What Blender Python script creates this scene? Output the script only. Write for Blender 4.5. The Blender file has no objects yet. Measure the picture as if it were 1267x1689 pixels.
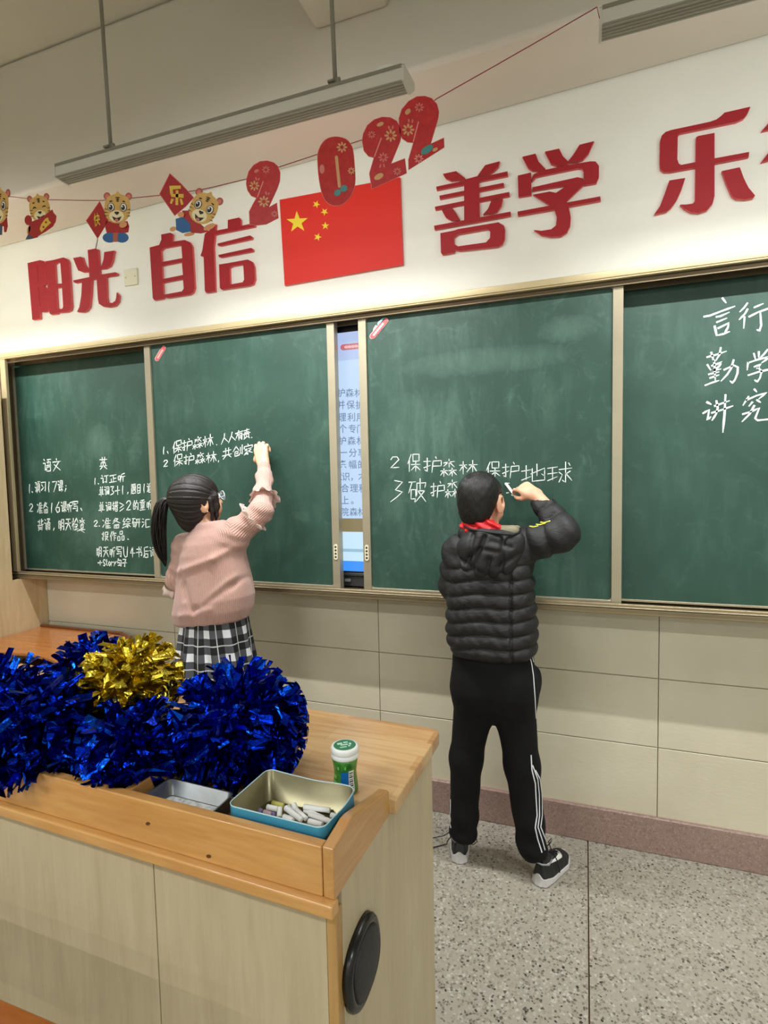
import bpy, bmesh, math, random
import numpy as np
from mathutils import Vector, Matrix
from mathutils.geometry import tessellate_polygon
S = bpy.context.scene
COL = S.collection
# ------------------------------------------------------------------ camera
# metres; X right along the blackboard wall, Y into the wall (wall face y=0), Z up
FPX, CX, CY = 911.0, 633.5, 844.5
CAMR = np.array([[0.93975, -0.00244, 0.34189], [0.34122, 0.06735, -0.93757], [-0.02074, 0.99773, 0.06413]])
u_, _, v_ = np.linalg.svd(CAMR); CAMR = u_ @ v_
CAMC = np.array([0.0, -2.20, 1.42])
cam_d = bpy.data.cameras.new('camera'); cam = bpy.data.objects.new('camera', cam_d); COL.objects.link(cam)
cam_d.sensor_fit = 'HORIZONTAL'; cam_d.sensor_width = 36.0; cam_d.lens = FPX / 1267.0 * 36.0; cam_d.clip_start = 0.02
mw = Matrix.Identity(4)
for i in range(3):
    for j in range(3): mw[i][j] = float(CAMR[i, j])
    mw[i][3] = float(CAMC[i])
cam.matrix_world = mw
S.camera = cam
# ------------------------------------------------------------------ world, room light, exposure
S.view_settings.view_transform = 'Standard'; S.view_settings.look = 'None'
S.view_settings.gamma = 1.0; S.view_settings.use_curve_mapping = False
S.view_settings.exposure = 0.0
W = bpy.data.worlds.new('world'); S.world = W; W.use_nodes = True
W.node_tree.nodes['Background'].inputs[0].default_value = (0.75, 0.85, 1.0, 1)
W.node_tree.nodes['Background'].inputs[1].default_value = 0.25
ROOM_LAMP_W = 38.0      # each ceiling tube over the class
BOARD_LAMP_W = 14.5     # each blackboard lamp
def area_light(name, loc, target, sx, sy, power, color=(0.93, 0.975, 1.0), spread=180):
    l = bpy.data.lights.new(name, 'AREA'); l.shape = 'RECTANGLE'; l.size = sx; l.size_y = sy
    l.energy = power; l.color = color; l.spread = math.radians(spread)
    o = bpy.data.objects.new(name, l); COL.objects.link(o); o.location = loc
    dv = (Vector(target) - Vector(loc)).normalized()
    zx = -dv; xx = Vector((1, 0, 0)); yx = zx.cross(xx).normalized(); xx = yx.cross(zx)
    o.rotation_euler = Matrix((xx, yx, zx)).transposed().to_euler()
    return o
for rx in (-1.6, 1.7):
    for ry in (-3.0, -5.2, -7.2):
        area_light('room_lamp_light', (rx, ry, 2.70), (rx, ry, 0), 1.2, 0.10, ROOM_LAMP_W)
# ------------------------------------------------------------------ helpers
def ray(x, y): return CAMR @ np.array([(x - CX) / FPX, -(y - CY) / FPX, -1.0])
def onY(x, y, Y=0.0):
    v = ray(x, y); t = (Y - CAMC[1]) / v[1]; return CAMC + v * t
def onZ(x, y, Z=0.0):
    v = ray(x, y); t = (Z - CAMC[2]) / v[2]; return CAMC + v * t
def onX(x, y, X=0.0):
    v = ray(x, y); t = (X - CAMC[0]) / v[0]; return CAMC + v * t
def tag(o, label=None, cat=None, group=None, kind=None):
    if label: o['label'] = label
    if cat: o['category'] = cat
    if group: o['group'] = group
    if kind: o['kind'] = kind
    return o
def thing(name, loc, label, cat, group=None, rz=0.0):
    o = bpy.data.objects.new(name, None); COL.objects.link(o); o.location = loc; o.rotation_euler = (0, 0, rz)
    o.empty_display_size = 0.05
    return tag(o, label, cat, group)
def link(name, me, mats=None, parent=None, smooth=False):
    if mats is not None:
        for m in (mats if isinstance(mats, (list, tuple)) else [mats]): me.materials.append(m)
    if smooth: me.polygons.foreach_set('use_smooth', [True] * len(me.polygons))
    o = bpy.data.objects.new(name, me); COL.objects.link(o)
    if parent is not None:
        o.parent = parent
        bpy.context.view_layer.update()
        o.matrix_parent_inverse = parent.matrix_world.inverted()
    return o
def mesh_obj(name, verts, faces, mats=None, parent=None, smooth=False):
    me = bpy.data.meshes.new(name)
    me.from_pydata([tuple(float(c) for c in v) for v in verts], [], [tuple(int(i) for i in f) for f in faces]); me.update()
    return link(name, me, mats, parent, smooth)
def bm_obj(name, bm, mats=None, parent=None, smooth=False):
    me = bpy.data.meshes.new(name); bmesh.ops.recalc_face_normals(bm, faces=bm.faces[:]); bm.to_mesh(me); bm.free()
    return link(name, me, mats, parent, smooth)
class MB:
    """collects simple solids into one mesh"""
    def __init__(s): s.v = []; s.f = []; s.m = []
    def add(s, v, f, m=0):
        n = len(s.v); s.v += [tuple(map(float, p)) for p in v]; s.f += [tuple(int(i) + n for i in q) for q in f]; s.m += [m] * len(f)
    def box(s, x0, x1, y0, y1, z0, z1, m=0, T=None):
        v = [(x0, y0, z0), (x1, y0, z0), (x1, y1, z0), (x0, y1, z0), (x0, y0, z1), (x1, y0, z1), (x1, y1, z1), (x0, y1, z1)]
        if T is not None: v = [T(p) for p in v]
        s.add(v, [(0, 3, 2, 1), (4, 5, 6, 7), (0, 1, 5, 4), (1, 2, 6, 5), (2, 3, 7, 6), (3, 0, 4, 7)], m)
    def tube(s, pts, r, n=10, m=0, caps=True):
        pts = [Vector(tuple(map(float, p))) for p in pts]; k = len(pts)
        rs = r if isinstance(r, (list, tuple)) else [r] * k
        base = len(s.v); up = None
        for i in range(k):
            t = (pts[min(i + 1, k - 1)] - pts[max(i - 1, 0)]).normalized()
            if up is None:
                up = Vector((0, 0, 1)) if abs(t.z) < .9 else Vector((1, 0, 0))
            a = t.cross(up)
            if a.length < 1e-6: a = t.cross(Vector((0, 1, 0.1)))
            a.normalize(); b = a.cross(t).normalized(); up = b
            for j in range(n):
                an = 2 * math.pi * j / n; q = pts[i] + (a * math.cos(an) + b * math.sin(an)) * rs[i]
                s.v.append(tuple(q))
        for i in range(k - 1):
            for j in range(n):
                s.f.append((base + i * n + j, base + i * n + (j + 1) % n, base + (i + 1) * n + (j + 1) % n, base + (i + 1) * n + j)); s.m.append(m)
        if caps:
            s.f.append(tuple(base + j for j in reversed(range(n)))); s.m.append(m)
            s.f.append(tuple(base + (k - 1) * n + j for j in range(n))); s.m.append(m)
    def lathe(s, prof, c, n=32, m=0):
        base = len(s.v); k = len(prof)
        for r, z in prof:
            for j in range(n):
                a = 2 * math.pi * j / n; s.v.append((c[0] + r * math.cos(a), c[1] + r * math.sin(a), c[2] + z))
        for i in range(k - 1):
            mm = m[i] if isinstance(m, (list, tuple)) else m
            for j in range(n):
                s.f.append((base + i * n + j, base + i * n + (j + 1) % n, base + (i + 1) * n + (j + 1) % n, base + (i + 1) * n + j)); s.m.append(mm)
    def prism(s, loops, dv, m=0, mside=None):
        """flat polygon (outer loop + holes, 3D points) extruded by dv"""
        loops = [[Vector(tuple(map(float, p))) for p in l] for l in loops]
        tris = tessellate_polygon(loops); flat = [p for l in loops for p in l]; n = len(flat); dv = Vector(tuple(map(float, dv)))
        v = flat + [p + dv for p in flat]; f = []; mm = []
        nrm = Vector((0, 0, 0))
        for a, b, c in tris: nrm += (flat[b] - flat[a]).cross(flat[c] - flat[a])
        flip = nrm.dot(dv) > 0
        for a, b, c in tris:
            f.append((c, b, a) if flip else (a, b, c)); f.append((a + n, b + n, c + n) if flip else (c + n, b + n, a + n)); mm += [m, m]
        o = 0
        for l in loops:
            k = len(l)
            for i in range(k):
                a, b = o + i, o + (i + 1) % k
                f.append((a, b, b + n, a + n)); mm.append(m if mside is None else mside)
            o += k
        base = len(s.v); s.v += [tuple(p) for p in v]; s.f += [tuple(i + base for i in q) for q in f]; s.m += mm
    def build(s, name, mats=None, parent=None, smooth=False, fix=True, bevel=0.0, bseg=2):
        me = bpy.data.meshes.new(name); me.from_pydata(s.v, [], s.f); me.update()
        me.polygons.foreach_set('material_index', s.m)
        if fix:
            bm = bmesh.new(); bm.from_mesh(me); bmesh.ops.recalc_face_normals(bm, faces=bm.faces[:]); bm.to_mesh(me); bm.free()
        o = link(name, me, mats, parent, smooth)
        if bevel > 0:
            md = o.modifiers.new('bevel', 'BEVEL'); md.width = bevel; md.segments = bseg; md.limit_method = 'ANGLE'; md.angle_limit = math.radians(40)
            me.polygons.foreach_set('use_smooth', [True] * len(me.polygons))
            w = o.modifiers.new('wn', 'WEIGHTED_NORMAL'); w.keep_sharp = True
        return o
def sbox(name, x0, x1, y0, y1, z0, z1, mat, parent=None, bevel=0.0):
    b = MB(); b.box(x0, x1, y0, y1, z0, z1); return b.build(name, mat, parent, bevel=bevel)
# ------------------------------------------------------------------ materials
def srgb(r, g=None, b=None):
    if g is None: r, g, b = r
    f = lambda c: (c / 255 / 12.92) if c / 255 <= 0.04045 else ((c / 255 + 0.055) / 1.055) ** 2.4
    return (f(r), f(g), f(b), 1.0)
class NT:
    def __init__(s, name):
        s.m = bpy.data.materials.new(name); s.m.use_nodes = True; s.t = s.m.node_tree
        s.b = s.t.nodes['Principled BSDF']
    def n(s, ty, **k):
        q = s.t.nodes.new(ty)
        for a, v in k.items():
            if a.startswith('i_'):
                key = a[2:]
                key = int(key) if key.isdigit() else key.replace('_', ' ')
                q.inputs[key].default_value = v
            else: setattr(q, a, v)
        return q
    def l(s, a, b): s.t.links.new(a, b)
    def obj(s, scale=(1, 1, 1), rot=(0, 0, 0), kind='Object'):
        tc = s.n('ShaderNodeTexCoord'); mp = s.n('ShaderNodeMapping'); mp.inputs['Scale'].default_value = scale; mp.inputs['Rotation'].default_value = rot
        s.l(tc.outputs[kind], mp.inputs['Vector']); return mp.outputs[0]
    def noise(s, vec, scale, detail=4, rough=.55, dist=0.0):
        q = s.n('ShaderNodeTexNoise'); q.inputs['Scale'].default_value = scale; q.inputs['Detail'].default_value = detail
        q.inputs['Roughness'].default_value = rough; q.inputs['Distortion'].default_value = dist
        if vec is not None: s.l(vec, q.inputs['Vector'])
        return q
    def ramp(s, fac, stops, interp='LINEAR'):
        q = s.n('ShaderNodeValToRGB'); q.color_ramp.interpolation = interp
        e = q.color_ramp.elements
        while len(e) < len(stops): e.new(0.5)
        for i, (p, c) in enumerate(stops):
            e[i].position = p; e[i].color = c if len(c) == 4 else (*c, 1)
        s.l(fac, q.inputs[0]); return q.outputs[0]
    def mix(s, fac, a, b, mode='MIX'):
        q = s.n('ShaderNodeMix', data_type='RGBA', blend_type=mode)
        for soc, val in ((q.inputs[0], fac), (q.inputs[6], a), (q.inputs[7], b)):
            if hasattr(val, 'is_linked') or hasattr(val, 'links'): s.l(val, soc)
            else: soc.default_value = val
        return q.outputs[2]
    def math(s, op, a, b=None, c=None):
        q = s.n('ShaderNodeMath', operation=op)
        for i, val in enumerate((a, b, c)):
            if val is None: continue
            if hasattr(val, 'links'): s.l(val, q.inputs[i])
            else: q.inputs[i].default_value = val
        return q.outputs[0]
    def bump(s, h, strength=.3, dist=.002):
        q = s.n('ShaderNodeBump'); q.inputs['Strength'].default_value = strength; q.inputs['Distance'].default_value = dist
        s.l(h, q.inputs['Height']); s.l(q.outputs[0], s.b.inputs['Normal'])
    def col(s, c):
        if hasattr(c, 'links'): s.l(c, s.b.inputs['Base Color'])
        else: s.b.inputs['Base Color'].default_value = c
    def set(s, **k):
        for a, v in k.items(): s.b.inputs[a.replace('_', ' ')].default_value = v
        return s
def simple(name, c, rough=.6, metal=0.0, noise=0.0, nscale=20, bump=0.0, bscale=200, bdist=.001, **k):
    t = NT(name); t.set(Roughness=rough, Metallic=metal, **k); c = srgb(*c)
    if noise > 0:
        v = t.obj(); q = t.noise(v, nscale, 5)
        d = tuple(x * (1 - noise) for x in c[:3]) + (1,); u = tuple(min(1, x * (1 + noise)) for x in c[:3]) + (1,)
        t.col(t.ramp(q.outputs[0], [(.3, d), (.7, u)]))
    else: t.col(c)
    if bump > 0:
        q = t.noise(t.obj(), bscale, 3); t.bump(q.outputs[0], bump, bdist)
    return t.m
def wood(name, c1, c2, axis=0, scale=3.0, rough=.35, stretch=12, bump=.05, contrast=1.0, coat=0.0):
    t = NT(name); t.set(Roughness=rough, Coat_Weight=coat)
    sc = [stretch, stretch, stretch]; sc[axis] = 1.0
    v = t.obj(scale=tuple(sc))
    n1 = t.noise(v, scale, 6, .6, 1.2); n2 = t.noise(v, scale * 5, 4, .6, .3); n3 = t.noise(t.obj(), 2.5, 2)
    f = t.math('ADD', t.math('MULTIPLY', n1.outputs[0], .65), t.math('MULTIPLY', n2.outputs[0], .35))
    c = t.ramp(f, [(.5 - .17 / contrast, srgb(*c1)), (.5 + .17 / contrast, srgb(*c2))])
    t.col(t.mix(t.math('MULTIPLY', n3.outputs[0], .18), c, srgb(*c1)))
    t.bump(n2.outputs[0], bump, .001); return t.m
def strips_wood(name, c1, c2, c3, axis=0, w=0.045, ln=0.35, rough=.3):
    """finger-jointed staves running along axis (0 = x) in the plane"""
    t = NT(name); t.set(Roughness=rough, Coat_Weight=.25, Coat_Roughness=.25)
    v = t.obj(scale=(1, 1, 1))
    br = t.n('ShaderNodeTexBrick'); br.inputs['Scale'].default_value = 1.0; br.inputs['Brick Width'].default_value = ln; br.inputs['Row Height'].default_value = w
    br.inputs['Mortar Size'].default_value = 0.0004; br.inputs['Color1'].default_value = (0, 0, 0, 1); br.inputs['Color2'].default_value = (1, 1, 1, 1); br.inputs['Mortar'].default_value = (.5, .5, .5, 1)
    t.l(v, br.inputs['Vector'])
    s2 = [14, 14, 14]; s2[axis] = 1
    n1 = t.noise(t.obj(scale=tuple(s2)), 4, 6, .6, .8)
    f = t.math('ADD', t.math('MULTIPLY', br.outputs[0], .35), t.math('MULTIPLY', n1.outputs[0], .75))
    t.col(t.ramp(f, [(.3, srgb(*c1)), (.52, srgb(*c2)), (.75, srgb(*c3))])); t.bump(n1.outputs[0], .06, .001); return t.m
# ------------------------------------------------------------------ setting
M_white = simple('white_wall_paint', (232, 232, 222), .55, noise=.03, nscale=3, bump=.08, bscale=60)
M_ceil = simple('ceiling_paint', (205, 200, 186), .8, noise=.03, nscale=2)
M_beam = simple('beam_paint', (214, 207, 194), .7, noise=.03, nscale=2)
def lower_paint():
    t = NT('lower_wall_paint'); t.set(Roughness=.38)
    n = t.noise(t.obj(), 2.2, 4); m = t.noise(t.obj(scale=(3, 3, 9)), 14, 4)
    c = t.ramp(n.outputs[0], [(.3, srgb(200, 190, 164)), (.7, srgb(216, 207, 183))])
    sp = t.noise(t.obj(scale=(6, 6, 20)), 6, 3)
    t.col(t.mix(t.ramp(sp.outputs[0], [(.70, (0, 0, 0)), (.78, (.5, .5, .5))]), c, srgb(168, 156, 130)))
    t.bump(m.outputs[0], .25, .002); return t.m
M_low = lower_paint()
M_joint = simple('wall_joint', (178, 168, 142), .7)
def terrazzo(name, base, chips, scale, black=True, chipfac=.62):
    t = NT(name); t.set(Roughness=.33)
    v = t.obj()
    wob = t.noise(v, 40, 2); vv = t.n('ShaderNodeVectorMath', operation='MULTIPLY_ADD'); t.l(wob.outputs['Color'], vv.inputs[0]); vv.inputs[1].default_value = (.012, .012, .012); t.l(v, vv.inputs[2])
    vo = t.n('ShaderNodeTexVoronoi'); vo.inputs['Scale'].default_value = scale; t.l(vv.outputs[0], vo.inputs['Vector'])
    cr = t.n('ShaderNodeSeparateColor'); t.l(vo.outputs['Color'], cr.inputs[0])
    st = [(i / len(chips), srgb(*c)) for i, c in enumerate(chips)]
    chip = t.ramp(cr.outputs[0], st, 'CONSTANT')
    edge = t.n('ShaderNodeTexVoronoi', feature='DISTANCE_TO_EDGE'); edge.inputs['Scale'].default_value = scale; t.l(vv.outputs[0], edge.inputs['Vector'])
    isin = t.math('GREATER_THAN', edge.outputs[0], .085)
    keep = t.math('LESS_THAN', cr.outputs[1], chipfac)
    c = t.mix(t.math('MULTIPLY', isin, keep), srgb(*base), chip)
    if black:
        v2 = t.n('ShaderNodeTexVoronoi'); v2.inputs['Scale'].default_value = scale * .62; v2.inputs['Randomness'].default_value = 1.0; t.l(vv.outputs[0], v2.inputs['Vector'])
        s2 = t.n('ShaderNodeSeparateColor'); t.l(v2.outputs['Color'], s2.inputs[0])
        b = t.math('MULTIPLY', t.math('LESS_THAN', s2.outputs[0], .15), t.math('LESS_THAN', v2.outputs['Distance'], t.math('MULTIPLY_ADD', s2.outputs[1], .22, .14)))
        c = t.mix(b, c, srgb(48, 42, 38))
    big = t.noise(v, 2.0, 4)
    t.col(t.mix(t.ramp(big.outputs[0], [(.35, (.0, .0, .0)), (.75, (.30, .30, .30))]), c, srgb(150, 143, 126)))
    return t.m
M_floor = terrazzo('floor_terrazzo', (158, 152, 138), [(172, 167, 154), (144, 138, 124), (164, 157, 143), (122, 115, 102), (182, 178, 166), (110, 104, 92), (152, 143, 126), (92, 86, 77)], 128)
M_base = terrazzo('skirting_terrazzo', (148, 120, 110), [(158, 130, 120), (138, 110, 100), (165, 138, 128), (128, 100, 92)], 160, black=False)
M_strip = simple('floor_strip', (120, 84, 66), .5)
# floor slabs with a recessed divider strip
floor = sbox('floor', -3.6, 3.6, -8.2, 0.12, -.10, -.012, M_strip); tag(floor, kind='structure')
xs = [-2.986, -1.986, -.986, .014, 1.014, 2.014]; 
for i in range(-4, 4):
    for j in range(0, 8):
        x0 = .014 + i * 1.0; y1 = -.02 - j
        sbox('floor_slab', max(x0 + .0022, -3.6), min(x0 + .9978, 3.6), y1 - .9985, y1 + (.0 if j else .14) - .0015, -.0115, 0.0, M_floor, floor)
# walls
wb = sbox('wall_back', -3.6, 3.6, 0.004, 0.16, 0, 3.4, M_joint); tag(wb, kind='structure')
sbox('upper_plaster', -3.6, 3.6, -.0005, .004, .92, 3.4, M_white, wb)
rows = [(.128, .3985), (.4015, .6585), (.6615, .9190)]
for z0, z1 in rows:
    for k in range(-3, 3):
        x0 = .255 + 1.093 * k
        sbox('wall_panel', max(x0 + .0012, -3.6), min(x0 + 1.0918, 3.6), -.0035, .005, z0, z1, M_low, wb, bevel=.0022)
bb = MB(); bb.box(-3.6, 3.6, -.02, .006, 0, .137); bb = bb.build('baseboard_back', M_base, bevel=.004); tag(bb, kind='structure')
tag(sbox('wall_left', -3.75, -3.6, -8.2, .16, 0, 3.4, M_white), kind='structure')
tag(sbox('wall_right', 3.6, 3.75, -8.2, .16, 0, 3.4, M_white), kind='structure')
tag(sbox('wall_front', -3.75, 3.75, -8.35, -8.2, 0, 3.4, M_white), kind='structure')
tag(sbox('ceiling', -3.75, 3.75, -8.35, .16, 3.3, 3.45, M_ceil), kind='structure')
b = MB()
zb = lambda x: 2.7 + (x + 2.994) * .0307
b.add([(-3.6, -.33, zb(-3.6)), (3.6, -.33, zb(3.6)), (3.6, 0, zb(3.6)), (-3.6, 0, zb(-3.6)), (-3.6, -.33, 3.3), (3.6, -.33, 3.3), (3.6, 0, 3.3), (-3.6, 0, 3.3)],
      [(0, 3, 2, 1), (4, 5, 6, 7), (0, 1, 5, 4), (1, 2, 6, 5), (2, 3, 7, 6), (3, 0, 4, 7)])
tag(b.build('trim_1', M_beam, bevel=.02), kind='structure')
tag(sbox('trim_2', -.905, -.625, -8.2, -.325, 3.0, 3.3, M_beam, bevel=.02), kind='structure')
# ------------------------------------------------------------------ chalkboard
def alu(name, c, rough=.32, metal=.75):
    t = NT(name); t.set(Roughness=rough, Metallic=metal)
    n = t.noise(t.obj(scale=(1, 1, 1)), 6, 3); c = srgb(*c)
    t.col(t.ramp(n.outputs[0], [(.3, tuple(x * .88 for x in c[:3]) + (1,)), (.7, c)])); return t.m
M_frame = alu('champagne_aluminium', (192, 174, 134), .4, .4)
M_frame_l = alu('pale_aluminium', (176, 165, 140), .35, .5)
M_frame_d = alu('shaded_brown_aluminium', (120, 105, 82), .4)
M_black = simple('black_plastic', (14, 14, 15), .45)
M_dgrey = simple('dark_grey_metal', (70, 70, 70), .4, .4)
def board_mat(name, seed, dust=.5, vert=1.0, patches=()):
    t = NT(name); t.set(Roughness=.48); t.b.inputs['Specular IOR Level'].default_value = .45
    v = t.obj(); off = t.n('ShaderNodeVectorMath', operation='ADD'); t.l(v, off.inputs[0]); off.inputs[1].default_value = (seed, seed * 1.7, seed * .3)
    st = t.n('ShaderNodeMapping'); st.inputs['Scale'].default_value = (7, 1, 1.6 / vert); t.l(off.outputs[0], st.inputs[0])
    a = t.noise(off.outputs[0], 2.6, 5, .6, .6); b_ = t.noise(st.outputs[0], 3.0, 5, .65, .4); c_ = t.noise(off.outputs[0], 9, 6, .7, 1.5)
    base = t.ramp(a.outputs[0], [(.3, srgb(37, 67, 55)), (.7, srgb(43, 76, 63))])
    f = t.math('MULTIPLY', t.ramp(b_.outputs[0], [(.42, (0, 0, 0)), (.78, (1, 1, 1))]), t.ramp(a.outputs[0], [(.4, (0, 0, 0)), (.7, (1, 1, 1))]))
    f = t.math('ADD', f, t.math('MULTIPLY', t.ramp(c_.outputs[0], [(.56, (0, 0, 0)), (.85, (1, 1, 1))]), .8))
    for (px, pz, rx, rz, k) in patches:
        sep = t.n('ShaderNodeSeparateXYZ'); t.l(v, sep.inputs[0])
        dx = t.math('DIVIDE', t.math('SUBTRACT', sep.outputs[0], px), rx); dz = t.math('DIVIDE', t.math('SUBTRACT', sep.outputs[2], pz), rz)
        r = t.math('ADD', t.math('MULTIPLY', dx, dx), t.math('MULTIPLY', dz, dz))
        r = t.math('ADD', r, t.math('MULTIPLY', t.math('SUBTRACT', c_.outputs[0], .5), 2.6))
        g = t.ramp(r, [(0, (1, 1, 1)), (.9, (.25, .25, .25)), (1.0, (0, 0, 0))])
        f = t.math('ADD', f, t.math('MULTIPLY', g, k))
    t.col(t.mix(t.math('MULTIPLY', f, dust * .7), base, srgb(120, 150, 134)))
    fine = t.noise(v, 300, 2); t.bump(fine.outputs[0], .05, .0005)
    return t.m
FX0, FX1 = -2.845, 1.04
cb = thing('chalkboard', (-.905, 0, .925), 'wide green wall chalkboard in a brown aluminium frame with tray and rails', 'chalkboard')
b = MB(); b.box(FX0, FX1, -.150, 0, 2.0705, 2.095); b.box(FX0, FX1, -.153, -.134, 2.0625, 2.0695); b.build('top_frame', M_frame, cb, bevel=.003)
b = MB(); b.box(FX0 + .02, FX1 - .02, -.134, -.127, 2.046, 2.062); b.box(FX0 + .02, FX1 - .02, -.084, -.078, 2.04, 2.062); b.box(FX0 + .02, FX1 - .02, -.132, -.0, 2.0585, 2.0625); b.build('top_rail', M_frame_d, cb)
b = MB()
b.box(FX0, FX1, -.150, -.005, .925, .946); b.box(FX0, FX1, -.150, -.140, .9455, .9625); b.box(FX0, FX1, -.128, -.122, .9455, .954)
b.build('chalk_tray', alu('shaded_tray_aluminium', (150, 134, 104), .35, .5), cb, bevel=.0035)  # tray's shadow is put into the colour: frame aluminium, darkened
b = MB(); b.box(FX0, FX1, -.156, -.1495, .9495, .9525); b.build('tray_lip', M_frame_l, cb, bevel=.001)
for x0, sg in ((FX0, 1), (FX1, -1)):
    bx = lambda b, a0, a1, *r: b.box(min(x0 + sg * a0, x0 + sg * a1), max(x0 + sg * a0, x0 + sg * a1), *r)
    b = MB(); bx(b, 0, .036, -.150, -.132, .946, 2.068); b.build('side_frame', M_frame, cb, bevel=.003)
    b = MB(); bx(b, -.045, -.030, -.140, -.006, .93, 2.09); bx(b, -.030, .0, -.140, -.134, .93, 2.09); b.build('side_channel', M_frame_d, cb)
    b = MB(); bx(b, -.028, -.0155, -.070, -.028, .955, 2.044); b.build('inner_edge', M_frame_l, cb, bevel=.001)
b = MB(); b.box(FX0 - .03, FX1 + .03, -.028, -.006, .95, 2.064); b.build('backing', M_black, cb)
M_gl = board_mat('chalkboard_green_left', 3.1, .42, 1, [(-2.3, 1.62, .10, .10, .7), (-2.35, 1.18, .22, .14, .5)])
M_gr = board_mat('chalkboard_green_right', 8.4, .30, 1, [(.38, 1.72, .16, .06, .25)])
b = MB(); b.box(FX0 - .016, -1.90, -.060, -.030, .962, 2.055); fixl = b.build('fixed_board', M_gl, cb)
tag(fixl, 'left fixed green surface')
b = MB(); b.box(.09, FX1 + .016, -.060, -.030, .962, 2.055); fixr = b.build('fixed_board', M_gr, cb)
tag(fixr, 'right fixed green surface')
for x0, x1, p_ in ((FX0 - .016, -1.9, fixl), (.09, FX1 + .016, fixr)):
    b = MB(); b.box(x0, x1, -.066, -.028, .955, .9625); b.build('bottom_edge', M_frame_l, p_, bevel=.001)
def sliding(x0, x1, label, mat, hx, seed):
    g = thing('sliding_board', ((x0 + x1) / 2, -.10, .953), label, 'chalkboard')
    z0, z1 = .953, 2.057
    b = MB(); b.box(x0 + .030, x1 - .030, -.115, -.095, z0 + .012, z1 - .008); b.build('green_surface', mat, g)
    for a in (x0, x1 - .033):
        b = MB(); b.box(a, a + .033, -.124, -.088, z0, z1); b.box(a, a + .033, -.1245, -.09, z1 - .022, z1 - .020)
        b.build('side_rail', M_frame_l, g, bevel=.003)
    b = MB(); b.box(x0 + .032, x1 - .032, -.122, -.09, z1 - .010, z1 - .001); b.build('top_rail', M_frame_l, g, bevel=.0015)
    b = MB(); b.box(x0 + .032, x1 - .032, -.122, -.09, z0 + .001, z0 + .015); b.build('bottom_rail', M_frame_l, g, bevel=.0015)
    # rounded inner corners
    for cx, sx in ((x0 + .033, 1), (x1 - .033, -1)):
        for cz, sz in ((z0 + .015, 1), (z1 - .010, -1)):
            R = .012; l = [(cx, -.1205, cz)] + [(cx + sx * (R - R * math.sin(a)), -.1205, cz + sz * (R - R * math.cos(a))) for a in [k * math.pi / 2 / 6 for k in range(7)]]
            b = MB(); b.prism([l], (0, .02, 0)); b.build('corner_piece', M_frame_l, g)
    # recessed finger grip
    R = .0085; pz = 1.111; l = []
    for k in range(24):
        a = 2 * math.pi * k / 24; l.append((hx + R * math.cos(a), -.1245, pz + R * math.sin(a) + (.024 if math.sin(a) >= 0 else -.024)))
    b = MB(); b.prism([l], (0, -.003, 0)); h = b.build('handle', simple('grip_plastic', (226, 218, 190), .3), g, bevel=.0008)
    for k in range(4):
        b = MB(); zc = pz + .021 - k * .014
        l = [(hx + .0048 * math.cos(a), -.1278, zc + .0048 * math.sin(a)) for a in [2 * math.pi * q / 14 for q in range(14)]]
        b.prism([l], (0, .002, 0)); b.build('grip_hole', simple('grip_hole_dark', (70, 58, 30), .6), h)
    return g
SB1 = sliding(-1.929, -.957, 'sliding green board behind the girl, left of the lit screen', board_mat('chalkboard_green_second', 5.6, .40, 1, [(-1.45, 1.78, .42, .12, .18)]), -.9735, 1)
SB2 = sliding(-.851, .121, 'sliding green board behind the boy, right of the lit screen', board_mat('chalkboard_green_third', 1.3, .52, 1, [(-.35, 1.84, .35, .05, .5), (-.06, 1.925, .10, .05, .5), (-.72, 1.32, .05, .09, .35), (-.62, 1.60, .2, .15, .35)]), -.8345, 2)
# pasted stickers in the top-left corners
def sticker(g, pts, ydep=-.1155):
    P = [onY(x, y, ydep) for x, y in pts]; b = MB(); b.prism([P], (0, -.0012, 0)); return b
M_stk = simple('sticker_red', (214, 84, 84), .4); M_stp = simple('sticker_pink', (240, 200, 196), .4); M_stb = simple('sticker_blue', (150, 205, 220), .4); M_ink = simple('navy_print', (40, 40, 70), .5)
def rounded(p0, p1, w, n=6):
    """px outline of a round-ended bar"""
    p0 = np.array(p0, float); p1 = np.array(p1, float); d = (p1 - p0) / np.linalg.norm(p1 - p0); q = np.array([-d[1], d[0]]); r = w / 2; out = []
    for k in range(n + 1):
        a = -math.pi / 2 + math.pi * k / n; out.append(tuple(p1 + d * r * math.cos(a) + q * r * math.sin(a)))
    for k in range(n + 1):
        a = math.pi / 2 + math.pi * k / n; out.append(tuple(p0 + d * r * math.cos(a) + q * r * math.sin(a)))
    return out
for g, (a, c), w, blue in ((SB1, ((259.5, 592), (270, 574)), 6, 0), (SB2, ((614.5, 555), (636, 529)), 8, 1)):
    s = sticker(g, rounded(a, c, w + 1.6)).build('corner_sticker', M_stp, g)
    s['label'] = 'slanted red and white pasted sticker'
    sticker(g, rounded(a, c, w), -.1168).build('red_print', M_stk, s)
    a_ = np.array(a); c_ = np.array(c); dd = c_ - a_
    b = MB()
    for k in range(6):
        p = a_ + dd * (.12 + k * .13); b.prism([[onY(*q, -.1181) for q in rounded(p - dd * .02 , p + dd * .03, w * .45, 3)]], (0, -.0006, 0))
    b.build('small_print', M_stp, s)
    if blue:
        sticker(g, [(624, 531), (631, 525), (637, 524.5), (629, 533), (622, 536)], -.1168).build('blue_print', M_stb, s)
        sticker(g, [(616, 542), (620, 536), (623, 538), (617, 546), (615, 549)], -.1168).build('white_print', M_stp, s)
    else:
        sticker(g, [(263, 574), (267, 570.5), (268, 572), (264, 576.5)], -.1168).build('dark_print', M_ink, s)
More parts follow.
